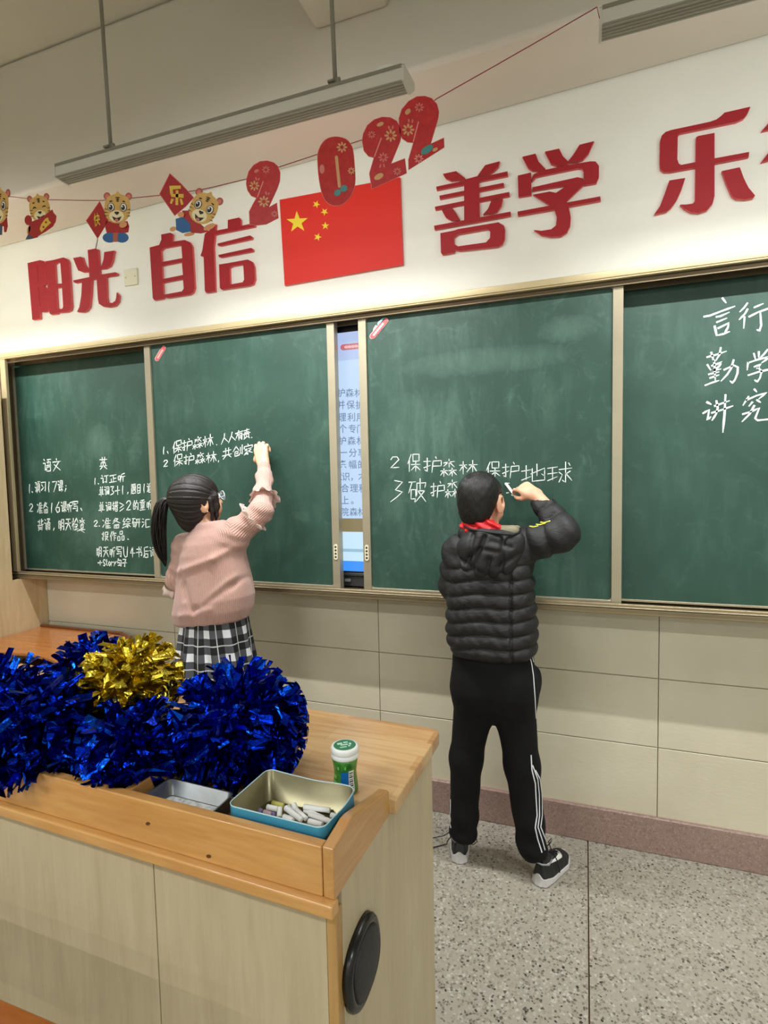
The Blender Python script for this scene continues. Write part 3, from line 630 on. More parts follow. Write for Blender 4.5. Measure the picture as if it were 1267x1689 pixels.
# tigers
M_tig = simple('tiger_tan', (214, 168, 92), .5, noise=.08, nscale=80); M_tigl = simple('tiger_cream', (240, 222, 176), .5); M_ear = simple('tiger_ear', (178, 92, 72), .5)
M_ink2 = simple('ink_brown', (48, 28, 20), .5); M_wht = simple('print_white', (240, 238, 228), .5); M_tred = simple('tiger_red', (170, 34, 34), .45); M_tblu = simple('tiger_blue', (44, 96, 150), .5); M_gold = simple('gold_character', (226, 186, 70), .45); M_paw = simple('tiger_paw', (214, 150, 96), .5); M_dblue = simple('tiger_slate', (70, 80, 100), .5)
def tiger(label, o, s, cx, cy, rx, ry, rot, closed=False, back=(), front=(), cut=False):
    c, sn = math.cos(math.radians(rot)), math.sin(math.radians(rot))
    def T(x, y): return (o[0] + (cx + x * rx * c - y * ry * sn) / s, o[1] + (cy + x * rx * sn + y * ry * c) / s)
    def E(x, y, a, b_, r=0, n=16, **k): return [T(x + p[0], y + p[1]) for p in ell(0, 0, a, b_, r, n, **k)]
    w = onY(*T(0, 0), YG); t = thing('paper_tiger', tuple(map(float, w)), label, 'paper tiger', 'paper tigers of the garland')
    for nm, px, m, lay in back: pl(nm, zpx(px, o, s), m, t, lay)
    for ex in (-.82, .86):
        pl('ear', E(ex, -.88, .27, .27), M_ear, t, 1); pl('ear_inner', E(ex, -.86, .15, .16), M_pinkp, t, 2)
    pl('head', chaikin([T(*p) for p in [(-1, -.35), (-.85, -.75), (-.5, -.98), (-.18, -1.02), (0, -1.28), (.2, -1.02), (.5, -.98), (.85, -.75), (1, -.35), (1.02, .15), (.9, .62), (.5, .98), (0, 1.08), (-.5, .98), (-.9, .62), (-1.02, .15)]]), M_tig, t, 3)
    pl('muzzle', E(-.05, .55, .58, .42), M_tigl, t, 4)
    for ex in (-.5, .46):
        if closed: pl('closed_eye', [T(*p) for p in [(ex - .22, -.02), (ex - .1, -.2), (ex + .1, -.2), (ex + .22, -.02), (ex + .08, -.1), (ex - .08, -.1)]], M_ink2, t, 5)
        else:
            pl('eye_rim', E(ex, -.1, .27, .30), M_ink2, t, 5); pl('eye_white', E(ex, -.1, .22, .26), M_wht, t, 6); pl('pupil', E(ex - .03, -.08, .15, .19), M_ink2, t, 7); pl('eye_glint', E(ex - .09, -.15, .05, .06, 0, 8), M_wht, t, 8)
        pl('eyebrow', E(ex * 1.05, -.52, .12, .05, -15 if ex < 0 else 15, 8), M_ink2, t, 5)
    pl('nose', [T(*p) for p in [(-.2, .22), (.1, .22), (.13, .32), (-.04, .46), (-.22, .32)]], M_ink2, t, 6)
    pl('mouth', [T(*p) for p in [(-.42, .55), (-.05, .68), (.34, .55), (.16, .86), (-.05, .95), (-.25, .84)]], M_ink2, t, 5)
    pl('tongue', E(-.05, .82, .14, .09, 0, 10), M_pinkp, t, 6)
    for k in range(3): pl('forehead_mark', [T(*p) for p in [(-.17 + .03 * k, -.82 + .13 * k), (.15 - .03 * k, -.82 + .13 * k), (.15 - .03 * k, -.76 + .13 * k), (-.17 + .03 * k, -.76 + .13 * k)]], M_ink2, t, 5)
    pl('forehead_mark', [T(*p) for p in [(-.03, -.82), (.02, -.82), (.02, -.5), (-.03, -.5)]], M_ink2, t, 6)
    for sx in (-1, 1):
        for k in range(3): pl('stripe', [T(*p) for p in [(sx * 1.0, .0 + .24 * k), (sx * .98, .07 + .24 * k), (sx * .68, .08 + .22 * k)]], M_ink2, t, 5)
    for nm, px, m, lay in front: pl(nm, zpx(px, o, s), m, t, lay)
    return t
o5, s5 = (0, 290), 5.279
tiger('paper tiger cut off by the left edge of the photo', o5, s5, -10, 270, 82, 140, 4, False,
  back=[('jacket', [(-70,350),(60,350),(68,440),(55,490),(35,490),(32,440),(-60,440)], M_tred, 1), ('trousers', [(-60,430),(22,430),(18,515),(-50,515)], M_dblue, 2)])
tiger('smiling paper tiger with closed eyes clasping a red sheet', o5, s5, 345, 285, 88, 108, -9, True,
  back=[('trousers', [(222,555),(262,470),(330,500),(330,535),(262,552)], M_dblue, 1), ('arm', ell(246, 386, 32, 44, 0), M_tred, 2)],
  front=[('red_sheet', [(270,400),(350,372),(455,292),(466,320),(492,350),(485,400),(462,440),(400,485),(300,543),(245,510),(250,440)], M_tred, 9), ('sheet_print', [(345,462),(360,420),(395,372),(418,362),(425,388),(446,408),(420,430),(395,455),(360,492)], M_gold, 10),
         ('paw', ell(250, 470, 14, 34, 15), M_paw, 9), ('print_dot', ell(400, 404, 9, 9), M_tred, 11), ('print_dot', ell(378, 445, 9, 9), M_tred, 11)])
t3 = tiger('front-facing paper tiger holding a red diamond with yellow 快', o5, s5, 1022, 285, 112, 122, 1, False,
  back=[('jacket', [(925,395),(1110,395),(1125,440),(1118,490),(1080,500),(930,500),(915,450)], M_tred, 1), ('trouser_leg', ell(955, 538, 62, 44), M_tblu, 2), ('trouser_leg', ell(1062, 538, 58, 44), M_tblu, 2),
        ('tail', [(985,495),(1028,495),(1024,575),(985,575)], M_ear, 3), ('diamond_edge', [(748,390),(868,218),(950,385),(850,550)], M_redside, 0), ('diamond_sheet', [(754,390),(868,228),(944,385),(850,542)], M_tred, 1)],
  front=[('paw', ell(1072, 425, 34, 26, -20), M_paw, 9)])
P = onY(o5[0] + 852 / s5, o5[1] + 388 / s5, YG); text_mesh('快', .042, 'gold_character', M_gold, t3, (P[0], YG - .0036, P[2]), .0006, 0, .62)
b = MB(); b.tube([onY(o5[0] + x / s5, o5[1] + y / s5, YG) for x, y in ((850, 545), (846, 580), (838, 610), (834, 634))], .0013, 6); b.build('tassel', M_ink2, t3)
t4 = tiger('tilted paper tiger next to a red diamond with yellow 乐', o6, s6, 465, 540, 128, 142, 25, False,
  back=[('jacket', [(262,560),(340,560),(440,690),(520,760),(440,778),(350,770),(285,690)], M_tred, 1), ('trousers', [(200,640),(265,618),(335,680),(345,760),(265,775),(205,745)], M_tblu, 2), ('foot', ell(330, 785, 52, 18, -10), M_paw, 1), ('foot', ell(175, 735, 32, 22, -20), M_paw, 1),
        ('diamond_edge', [(45,402),(145,205),(250,300),(375,437),(300,520),(190,612)], M_redside, 0), ('diamond_sheet', [(52,402),(145,216),(248,308),(366,437),(298,514),(190,602)], M_tred, 1)],
  front=[('paw', ell(520, 715, 60, 26, -25), M_paw, 9), ('paw', ell(250, 598, 30, 26, 0), M_paw, 9)])
for l in ([(140,325),(248,322),(250,352),(172,360),(178,405),(148,402)], [(150,402),(275,403),(275,440),(160,430)], [(202,368),(226,368),(224,508),(198,508)], [(160,445),(184,452),(162,498),(145,490)], [(238,450),(258,448),(275,500),(252,508)]):
    pl('gold_stroke', zpx(l, o6, s6), M_gold, t4, 2)
# ------------------------------------------------------------------ chalk writing
def chalk_mat():
    t = NT('chalk_white'); t.set(Roughness=.9); n = t.noise(t.obj(), 450, 3, .7)
    t.col(t.ramp(n.outputs[0], [(.30, srgb(176, 200, 184)), (.50, srgb(240, 246, 238))])); return t.m
M_chalk = chalk_mat()
CH = {'1':'81697f','2':'1340a0d41ede','3':'31d17676dbad2e','4':'808f 8029f9','6':'b02a7fce d8 28'.replace(' ','',0),'7':'11e15f','+':'08f8 818f','≥':'12c61a 1fdb','.':'5d6e7e','，':'7c5f','、':'6a9e','；':'6778 7b4f',
'保':'5018 353f 7076 70e0e6 76e6 59f9 a6af aa5e aafe','护':'0464 313e1c 0a68 a0b2 84f4f9 89f9 847f','森':'33d2 8087 8236 82d7 0a7a 383f 3a0e 3a7e 8afa b8bf ba8e bafe','林':'0565 313f 350b 3569 85f5 b0bf b56d b5fe',
'人':'8075751f 76fe','有':'03f2 701b 667f 66d5dfbd 69d8 6ccb','责':'22d2 35c5 8077 07f7 383e 38c8cd 7a7c2f 9cef','共':'14e4 505a a0aa 0afa 5b1f abef','创':'5007 50a7 3888 888b5b 383eaecb c3ca f0feec','家':'7082 1613f3e6 37d7 8729 597c7f5e 7a2d 7c1f c97b 8bfe',
'地':'0565 313c 0c6a 68f5fbd9 a1aa 747efefa','球':'0363 0767 333c 0c6a 75f5 b0bf9d 7799 7e99 e7b9 b8fe d1e3','破':'0262 3209 272d 27676d2d 73f3e6 737a5f a0a8 78e8e86f 88ff',
'语':'1032 05454e6c 71f1 a198 74e4d8 68f8 7a7f 7aeaef7f','文':'7082 04f4 c41f 37ff','英':'03f3 5056 a0a6 373b 37c7cb 0bfb 857b1f 8bff','预':'115134 0767 474e2c 80f0 b0a3 737c 73e3ec b5b9 b96f cbff','习':'11e1eecc 3467 2ca8',
'课':'1032 05454e6c 7077 70e0e7 73e3 77e7 69f9 b0bf ba6e bafe','准':'0224 0d39 7048 646f a0b2 64f4 68e8 6cec 6fff a4af','备':'6015 51b1b108 43e8 3a3f 3acacf3f 7a7f 3ccc','听':'141b 14545b1b e182 825f 86f6 b6bf','写':'0400f0e3 4247 44b4 47d7dfad 1aaa',
'背':'5157 1353 0857 a0a7f7 e2b4 383f 38c8cfad 3bcb 3dcd','诵':'1032 05454e6c 70e0b3 93b4 757f 75e5efcd 78e8 7beb a5ae','明':'131c 13535c1c 1757 818b6f 81e1efce 86e6 8aea','天':'21d1 06f6 8186 861f 86ff','检':'0464 303f 340a 3568 b066 b0f6 98d8 7a8d aabd e9bd 6ffe','查':'13e3 8087 8316 83e7 484d 48b8bd4d 4aba 0fff',
'订':'1032 05454e6c 72f2 b2be8c','正':'12e2 828e 88e8 484e 0efe','单':'4052 b092 343a 34b4ba3a 37b7 0cfc 747f','词':'1032 05454e6c 71e1eecc 74b4 878c 87b7bc8c','题':'2025 20606525 2363 0767 474c 4969 290f 1c5fff 80f0 b0a2 828a 82e2ea b4b7 b76c c9ed','目':'313f 31c1cf3f 36c6 3bcb',
'遍':'1022 05353b0e 3c5fff 90a1 62e2e565 625c 777d 77e7ed 979c c7cc 7aea','错':'3006 2353 1656 0a5a 363e5b 72f2 9096 d0d6 66f6 888f 88d8df8f 8cdc','的':'4033 131d 13636d1d 1868 a077 94e4efbd 99bb','重':'c020 03f3 353a 35c5ca3a 38c8 818f 2cdc 0fff',
'综':'4015551b59 0f5d a0b1 7572f2e5 96d6 69f9 a9af8d 8b6e cbfe','研':'0161 3108 262d 26565d2d 72f2 67f7 92976f d2df','汇':'1132 0647 0e49 737f fe 73f3'.replace('737f fe','737ffe'),'报':'0353 303e1c 0a57 818f 81e1e5b5 88e8e87f 89ff','作':'5018 353f 9067 83f3 a3af a7e7 abeb','品':'5055 50b0b555 080f 08585f0f a8af a8f8ffaf',
'书':'13c3c8 08f8fdcc 707f d0e2','后':'d031 314a1f 36f6 5a5f 5adadf5f','句':'5017 33e3eeac 4749 47a7ac4c','子':'21c187 878e6d 07f7','S':'c2602468bc8f2d','t':'606cbe 24b4','o':'65296fca65','r':'252f 2866b7','y':'256b d52f','U':'101b5fbeca f0'.replace(' f0','c0'),'下':'00'}
CH['6'] = 'b02a7fcec828'; CH['U'] = '102b6fbec0'
rng = random.Random(7)
def ribbon(mb, P, w, taper=True):
    """P: list of (x,z) in the board plane"""
    P = [np.array(p) for p in P]; Q = [P[0]]
    for a, c in zip(P[:-1], P[1:]):
        Q += [a + (c - a) * .5, c]
    L = len(Q); base = len(mb.v)
    for i, q in enumerate(Q):
        d = Q[min(i + 1, L - 1)] - Q[max(i - 1, 0)]; d = d / (np.linalg.norm(d) + 1e-9); n = np.array([-d[1], d[0]])
        ww = w * (.5 if (taper and i == L - 1) else 1) * rng.uniform(.8, 1.15) / 2
        if i in (0, L - 1): q = q + d * (-w * .3 if i == 0 else w * .3)
        for sg in (-1, 1):
            p = q + n * ww * sg; mb.v.append((float(p[0]), mb.Y, float(p[1])))
    for i in range(L - 1): mb.f.append((base + 2 * i, base + 2 * i + 1, base + 2 * i + 3, base + 2 * i + 2)); mb.m.append(0)
def write(parent, Y, items, w=1.35):
    """items: (characters, x0, y0, x1, y1, char width, char height[, slant]) in photo pixels; baseline centre line from (x0,y0) to (x1,y1)"""
    for it in items:
        s, x0, y0, x1, y1, cw, chh = it[:7]; sl = it[7] if len(it) > 7 else 0.0
        mb = MB(); mb.Y = Y; n = len(s)
        for k, ch in enumerate(s):
            f = (k + .5) / n; ux_, uy_ = x0 + (x1 - x0) * f, y0 + (y1 - y0) * f
            small = ch in '1.，、；'; 
            for sk in CH[ch].split(' '):
                pts = []
                for q in range(0, len(sk) - 1, 2):
                    a, c = int(sk[q], 16), int(sk[q + 1], 16)
                    dx = (a / 15 - .5) * cw * (1 if not ch in '1' else .6); dy = (c / 15 - .5) * chh
                    px_ = ux_ + dx + sl * -dy + rng.uniform(-.25, .25); py_ = uy_ + dy + dx * (y1 - y0) / max(1e-6, abs(x1 - x0)) + rng.uniform(-.25, .25) - dx * .08
                    P = onY(px_, py_, Y); pts.append((P[0], P[2]))
                sc = np.linalg.norm(onY(ux_ + 1, uy_, Y) - onY(ux_, uy_, Y))
                ribbon(mb, pts, w * sc)
        mb.build('chalk_line', M_chalk, parent, fix=False)
write(fixl, -.0606, [('语文', 70, 767.5, 101, 766, 13, 20), ('英', 163, 764, 178, 764, 12, 20), ('1.', 46, 806, 57, 805, 8, 15), ('预习17课；', 57, 804, 114, 801, 8.3, 18),
 ('2', 47, 838, 56, 838, 7, 13), ('准备16课听写、', 61, 838, 139, 835, 8.6, 17), ('背诵，明天检查', 61, 866, 141, 864, 9.6, 19),
 ('1.', 154, 794, 166, 793, 7, 11), ('订正听', 166, 791, 207, 787, 12, 14), ('单词3+1，题目1遍', 163, 811, 251, 804, 7.8, 15), ('单词错≥2的重听', 162, 837, 252, 832, 8.8, 16),
 ('2.', 155, 864, 168, 863, 7, 10), ('准备综研汇', 168, 863, 249, 862, 13, 16), ('报作品.', 167, 885, 219, 883, 10.5, 15), ('明天听写U4书后词', 158, 910, 257, 911, 9.0, 17), ('+', 160, 928, 170, 928, 7, 8), ('Story', 170, 928, 192, 928, 5, 11), ('句子', 192, 928, 210, 929, 7.6, 14)], 1.25)
b = MB(); b.Y = -.0606; 
for l in ([(127, 876), (133, 874.5), (140, 879)],): ribbon(b, [tuple(onY(*p, -.0606)[[0, 2]]) for p in l], .0032)
b.build("underline", M_chalk, fixl, fix=False)
gs1 = [o for o in SB1.children if o.name.startswith('green_surface')][0]; gs2 = [o for o in SB2.children if o.name.startswith('green_surface')][0]
write(gs1, -.1156, [('1、', 267, 743, 280, 742, 7, 13), ('保护森林', 283, 739, 352, 725, 16, 19), ('.', 354, 731, 362, 730, 6, 7), ('人人有责', 364, 725, 413, 714, 12, 16), ('.', 412, 719, 420, 718, 6, 7),
 ('2', 269, 765, 278, 764, 8, 11), ('保护森林', 284, 760, 358, 753, 16, 18), ('，', 357, 757, 365, 756, 6, 11), ('共创家', 366, 749, 418, 739, 15, 17)], 1.35)
write(gs2, -.1156, [('2', 643, 763, 661, 763, 17, 19), ('保', 670, 763, 694, 764, 22, 28), ('护', 698, 766, 729, 767, 29, 26), ('森', 727, 771, 753, 772, 26, 28), ('林', 757, 770, 789, 771, 29, 22), ('.', 788, 774, 798, 774, 6, 8),
 ('保', 800, 774, 825, 775, 24, 25), ('护', 828, 776, 857, 775, 27, 25), ('地', 860, 781, 899, 779, 38, 32), ('球', 903, 781, 944, 779, 40, 34),
 ('破', 673, 808, 704, 809, 28, 38), ('护', 711, 808, 733, 807, 22, 26), ('森', 734, 806, 757, 806, 22, 29)], 1.5)
def traced(parent, Y, o, s, strokes, w):
    mb = MB(); mb.Y = Y
    for st_ in strokes:
        pts = [onY(o[0] + x / s, o[1] + y / s, Y) for x, y in st_]; sc = np.linalg.norm(onY(700, 700, Y) - onY(701, 700, Y)); ribbon(mb, [(p[0], p[2]) for p in pts], w * sc)
    mb.build('chalk_line', M_chalk, parent, fix=False)
traced(gs2, -.1156, (630, 730), 3.839, [[(80,240),(130,250),(85,300),(130,312),(95,345),(55,375)]], 1.5)
traced(gs2, -.1156, (820, 770), 12.67, [[(165,345),(255,342)],[(195,545),(245,540)],[(300,585),(330,605)]], 1.4)
o4, s4 = (1140, 480), 7.04
traced(fixr, -.0606, o4, s4, [[(365,82),(405,135)],[(150,297),(220,285),(350,235),(505,178)],[(295,300),(340,292),(440,248)],[(300,362),(412,316)],[(275,408),(298,515),(370,500),(445,472)],[(315,432),(442,370),(425,430),(395,480)]], 2.5)
traced(fixr, -.0606, o4, s4, [[(655,140),(620,190),(568,240)],[(657,210),(625,265),(562,330)],[(622,300),(612,430)],[(735,190),(835,148)],[(675,298),(780,245),(894,205),(960,180)],[(805,255),(815,400),(795,462),(768,450)]], 2.3)
traced(fixr, -.0606, o4, s4, [[(185,768),(290,740),(408,700)],[(235,712),(265,820)],[(345,658),(330,740),(290,805)],[(190,855),(235,930)],[(240,868),(365,825),(320,880),(240,930)],[(268,805),(282,1032)],[(235,928),(345,905)],[(205,967),(322,940)],[(220,1010),(322,975)],[(165,1095),(240,1065),(322,1040)],[(385,915),(495,862),(545,885),(538,960),(510,1030),(480,1068),(455,1045)],[(495,800),(465,900),(420,970),(350,1045)]], 2.3)
traced(fixr, -.0606, o4, s4, [[(730,725),(748,790)],[(787,705),(787,770)],[(890,680),(850,730),(805,775)],[(662,830),(652,915)],[(668,832),(780,795),(900,765),(870,800),(825,830)],[(735,880),(812,850),(765,900)],[(665,978),(780,940),(900,912),(960,900)],[(780,885),(820,935),(800,1010),(770,1052),(740,1035)]], 2.2)
traced(fixr, -.0606, o4, s4, [[(185,1290),(232,1315)],[(140,1420),(210,1378),(192,1500),(228,1462)],[(275,1335),(442,1275)],[(240,1415),(360,1380),(482,1335)],[(295,1275),(310,1360),(290,1430),(245,1500)],[(400,1205),(390,1420),(370,1638)]], 2.6)
traced(fixr, -.0606, o4, s4, [[(735,1140),(762,1170)],[(668,1225),(605,1325)],[(640,1268),(760,1215),(880,1180),(790,1250)],[(712,1290),(675,1335)],[(765,1265),(805,1292)],[(600,1430),(700,1400),(792,1358),(745,1480),(775,1502),(894,1490),(950,1485)],[(735,1330),(680,1430),(595,1515)]], 2.3)
# ------------------------------------------------------------------ teacher's podium
PA = math.radians(-2.0); PX, PY, ZT = -.309, -1.062, .86
def L2W(p): return (PX + p[0] * math.cos(PA) - p[1] * math.sin(PA), PY + p[0] * math.sin(PA) + p[1] * math.cos(PA), p[2])
M_top = strips_wood('podium_top_wood', (150, 104, 58), (184, 138, 86), (206, 168, 116), 0, .055, .42, .28)
M_oak = wood('podium_rail_wood', (186, 130, 68), (216, 166, 98), 0, 2.4, .28, 8, .04, 1.0, .4)
M_oaky = wood('podium_side_wood', (176, 122, 64), (206, 156, 92), 1, 2.6, .28, 8, .04, 1.0, .4)
M_lam = wood('podium_laminate', (178, 160, 126), (198, 182, 148), 2, 2.2, .4, 10, .02, .9)
M_oakz = wood('podium_post_wood', (168, 128, 72), (190, 150, 92), 2, 2.4, .35, 8)
pod = thing('podium', (PX - .6, PY - .25, 0), 'wooden teacher podium with raised front rail, pale laminate sides and a black speaker', 'podium')
W0 = -1.45
def pbox(name, x0, x1, y0, y1, z0, z1, m, bevel=0, parent=pod):
    b = MB(); b.box(x0, x1, y0, y1, z0, z1, 0); 
    me = bpy.data.meshes.new(name); me.from_pydata([(v[0], v[1], v[2]) for v in b.v], [], b.f); me.update()
    bm = bmesh.new(); bm.from_mesh(me); bmesh.ops.recalc_face_normals(bm, faces=bm.faces[:]); bm.to_mesh(me); bm.free()
    return pplace(name, me, m, bevel, parent)
def pplace(name, me, m, bevel=0, parent=pod, smooth=False):
    o = link(name, me, m, None, smooth); o.location = (PX, PY, 0); o.rotation_euler = (0, 0, PA); bpy.context.view_layer.update()
    o.parent = parent; o.matrix_parent_inverse = parent.matrix_world.inverted()
    if bevel:
        md = o.modifiers.new('bevel', 'BEVEL'); md.width = bevel; md.segments = 3; md.limit_method = 'ANGLE'
        me.polygons.foreach_set('use_smooth', [True] * len(me.polygons)); w = o.modifiers.new('wn', 'WEIGHTED_NORMAL'); w.keep_sharp = True
    bpy.context.view_layer.update(); return o
def pprism(name, loops, dv, m, bevel=0, parent=pod):
    b = MB(); b.prism(loops, dv); me = bpy.data.meshes.new(name); me.from_pydata(b.v, [], b.f); me.update()
    bm = bmesh.new(); bm.from_mesh(me); bmesh.ops.recalc_face_normals(bm, faces=bm.faces[:]); bm.to_mesh(me); bm.free()
    return pplace(name, me, m, bevel, parent)
R_ = .022; arc = [(.012 - R_ + R_ * math.cos(a), .016 - R_ + R_ * math.sin(a)) for a in [math.pi / 2 * k / 6 for k in range(6, -1, -1)]]
pprism('table_top', [[(W0, .016, ZT)] + [(x, y, ZT) for x, y in arc] + [(.012, -.268, ZT), (-.001, -.268, ZT), (-.001, -.462, ZT), (W0, -.462, ZT)]], (0, 0, -.027), M_top, .003)
pbox('front_rail', W0, -.0185, -.479, -.461, .833, .9065, M_oak, .0025)
pprism('side_rail', [[(0.0005, -.479, .833), (0.0005, -.479, .908), (0.0005, -.425, .916), (0.0005, -.408, .915), (0.0005, -.30, .885), (0.0005, -.275, .880), (0.0005, -.268, .874), (0.0005, -.268, .833)]], (-.018, 0, 0), M_oaky, .003)
pbox('nosing', W0, .003, -.491, -.470, .812, .833, M_oak, .004)
pbox('tray_divider', -.405, -.390, -.461, -.345, ZT + .0005, .904, M_oaky, .002)
pbox('tray_divider', -1.1, -1.085, -.461, -.345, ZT + .0005, .904, M_oaky, .002)
pbox('front_panel', W0, -.3365, -.472, -.456, .02, .811, M_lam, .001)
pbox('front_panel', -.3345, -.018, -.472, -.456, .02, .811, M_lam, .001)
pbox('corner_post', -.0175, -.001, -.473, -.455, .02, .811, M_oakz, .002)
pbox('side_panel', -.016, -.0005, -.4545, -.018, .02, .8325, M_lam, .001)
pbox('back_panel', W0, -.0165, -.034, -.020, .02, .8325, M_lam, .001)
pbox('side_panel', W0 - .015, W0, -.472, -.018, .02, .8325, M_lam, .001)
pbox('plinth', W0, -.02, -.450, -.04, 0, .02, M_oakz)
# speaker grille on the right side
def superell(cy, cz, ry, rz, rot, n=40, p=2.5):
    out = []
    for k in range(n):
        a = 2 * math.pi * k / n; c, s = math.cos(a), math.sin(a)
        y = ry * math.copysign(abs(c) ** (2 / p), c); z = rz * math.copysign(abs(s) ** (2 / p), s)
        out.append((cy + y * math.cos(rot) - z * math.sin(rot), cz + y * math.sin(rot) + z * math.cos(rot)))
    return out
def loft_x(name, rings, m, parent):
    v = []; f = []; n = len(rings[0][1])
    for x, r in rings: v += [(x, y, z) for y, z in r]
    for i in range(len(rings) - 1):
        for j in range(n): f.append((i * n + j, i * n + (j + 1) % n, (i + 1) * n + (j + 1) % n, (i + 1) * n + j))
    f.append(tuple(reversed(range(n)))); f.append(tuple((len(rings) - 1) * n + j for j in range(n)))
    me = bpy.data.meshes.new(name); me.from_pydata(v, [], f); me.update()
    bm = bmesh.new(); bm.from_mesh(me); bmesh.ops.recalc_face_normals(bm, faces=bm.faces[:]); bm.to_mesh(me); bm.free()
    return pplace(name, me, m, 0, parent, True)
SE = lambda r: superell(-.402, .680, .058 * r, .062 * r, math.radians(12))
sp = loft_x('speaker', [(-.0004, SE(1.0)), (.006, SE(1.0)), (.011, SE(.95)), (.013, SE(.86)), (.0115, SE(.80))], simple('speaker_gloss', (16, 15, 15), .25), pod)
sp['label'] = 'black oval speaker'
def mesh_mat():
    t = NT('speaker_mesh'); t.set(Roughness=.6); vo = t.n('ShaderNodeTexVoronoi'); vo.inputs['Scale'].default_value = 420; t.l(t.obj(), vo.inputs['Vector'])
    t.col(t.ramp(vo.outputs['Distance'], [(.2, srgb(18, 18, 18)), (.5, srgb(42, 41, 40))])); return t.m
loft_x('grille', [(.0116, SE(.80)), (.0145, SE(.70)), (.0165, SE(.45)), (.0172, SE(.1))], mesh_mat(), sp)
# knot marks of the rail
for x, z in ((-.335, .870), (-.215, .845)):
    b = MB(); l = [L2W((x + .0045 * math.cos(a), -.4795, z + .0028 * math.sin(a) + .001 * math.cos(a))) for a in [2 * math.pi * k / 10 for k in range(10)]]; b.prism([l], (0, -.0004, 0)); b.build('wood_knot', simple('knot', (92, 52, 24), .5), pod)
# ------------------------------------------------------------------ things on the podium
def rrect(x0, x1, y0, y1, r, n=6):
    out = []
    for cx, cy, a0 in ((x1 - r, y1 - r, 0), (x0 + r, y1 - r, 90), (x0 + r, y0 + r, 180), (x1 - r, y0 + r, 270)):
        for k in range(n + 1):
            a = math.radians(a0 + 90 * k / n); out.append((cx + r * math.cos(a), cy + r * math.sin(a)))
    return out
def ring_solid(name, rings, mats, mi, parent, smooth=True, cap0=True, cap1=True):
    """rings: list of lists of 3D points"""
    v = []; f = []; m = []; n = len(rings[0])
    for r in rings: v += [tuple(map(float, p)) for p in r]
    for i in range(len(rings) - 1):
        for j in range(n): f.append((i * n + j, i * n + (j + 1) % n, (i + 1) * n + (j + 1) % n, (i + 1) * n + j)); m.append(mi[i])
    if cap0: f.append(tuple(reversed(range(n)))); m.append(mi[0])
    if cap1: f.append(tuple((len(rings) - 1) * n + j for j in range(n))); m.append(mi[-1])
    me = bpy.data.meshes.new(name); me.from_pydata(v, [], f); me.update(); me.polygons.foreach_set('material_index', m)
    o = link(name, me, mats, parent)
    if smooth:
        me.polygons.foreach_set('use_smooth', [len(p.vertices) == 4 for p in me.polygons])
    return o
# blue tin
tin = thing('biscuit_tin', L2W((-.11, -.398, ZT)), 'light blue rectangular tin box full of chalk on the podium', 'tin box')
tz0, tz1 = ZT + .001, .9175
def dent(p, z):
    x, y = p; k = (z - tz0) / (tz1 - tz0)
    if y > -.36: y += -.0045 * math.exp(-((x + .115) / .03) ** 2) * k + .001 * math.sin(x * 90) * k
    if x > -.04: x += .002 * math.sin(y * 60) * k
    return (x, y)
def TR(d, z, r):
    q = rrect(-.197 + d, -.025 - d, -.4555 + d, -.343 - d, r); e = [] 
    for i in range(len(q)):
        a, c = q[i], q[(i + 1) % len(q)]; L = math.hypot(c[0] - a[0], c[1] - a[1]); k = 8 if L > .05 else 1
        e += [(a[0] + (c[0] - a[0]) * t / k, a[1] + (c[1] - a[1]) * t / k) for t in range(k)]
    return [L2W((*dent(p, z), z)) for p in e]
M_tin = simple('tin_blue', (74, 158, 190), .35, .0, noise=.06, nscale=40); M_tini = simple('tin_inside', (140, 132, 102), .35, .7, noise=.12, nscale=14); M_rim = simple('tin_rim', (180, 210, 218), .3, .0)
ring_solid('wall', [TR(0, tz0, .014), TR(0, tz1 - .002, .014), TR(-.0006, tz1 - .0006, .0146), TR(.0002, tz1, .014), TR(.0013, tz1 - .001, .0127), TR(.0013, tz0 + .0012, .0127)], [M_tin, M_rim, M_tini], [0, 1, 1, 1, 2, 2], tin)
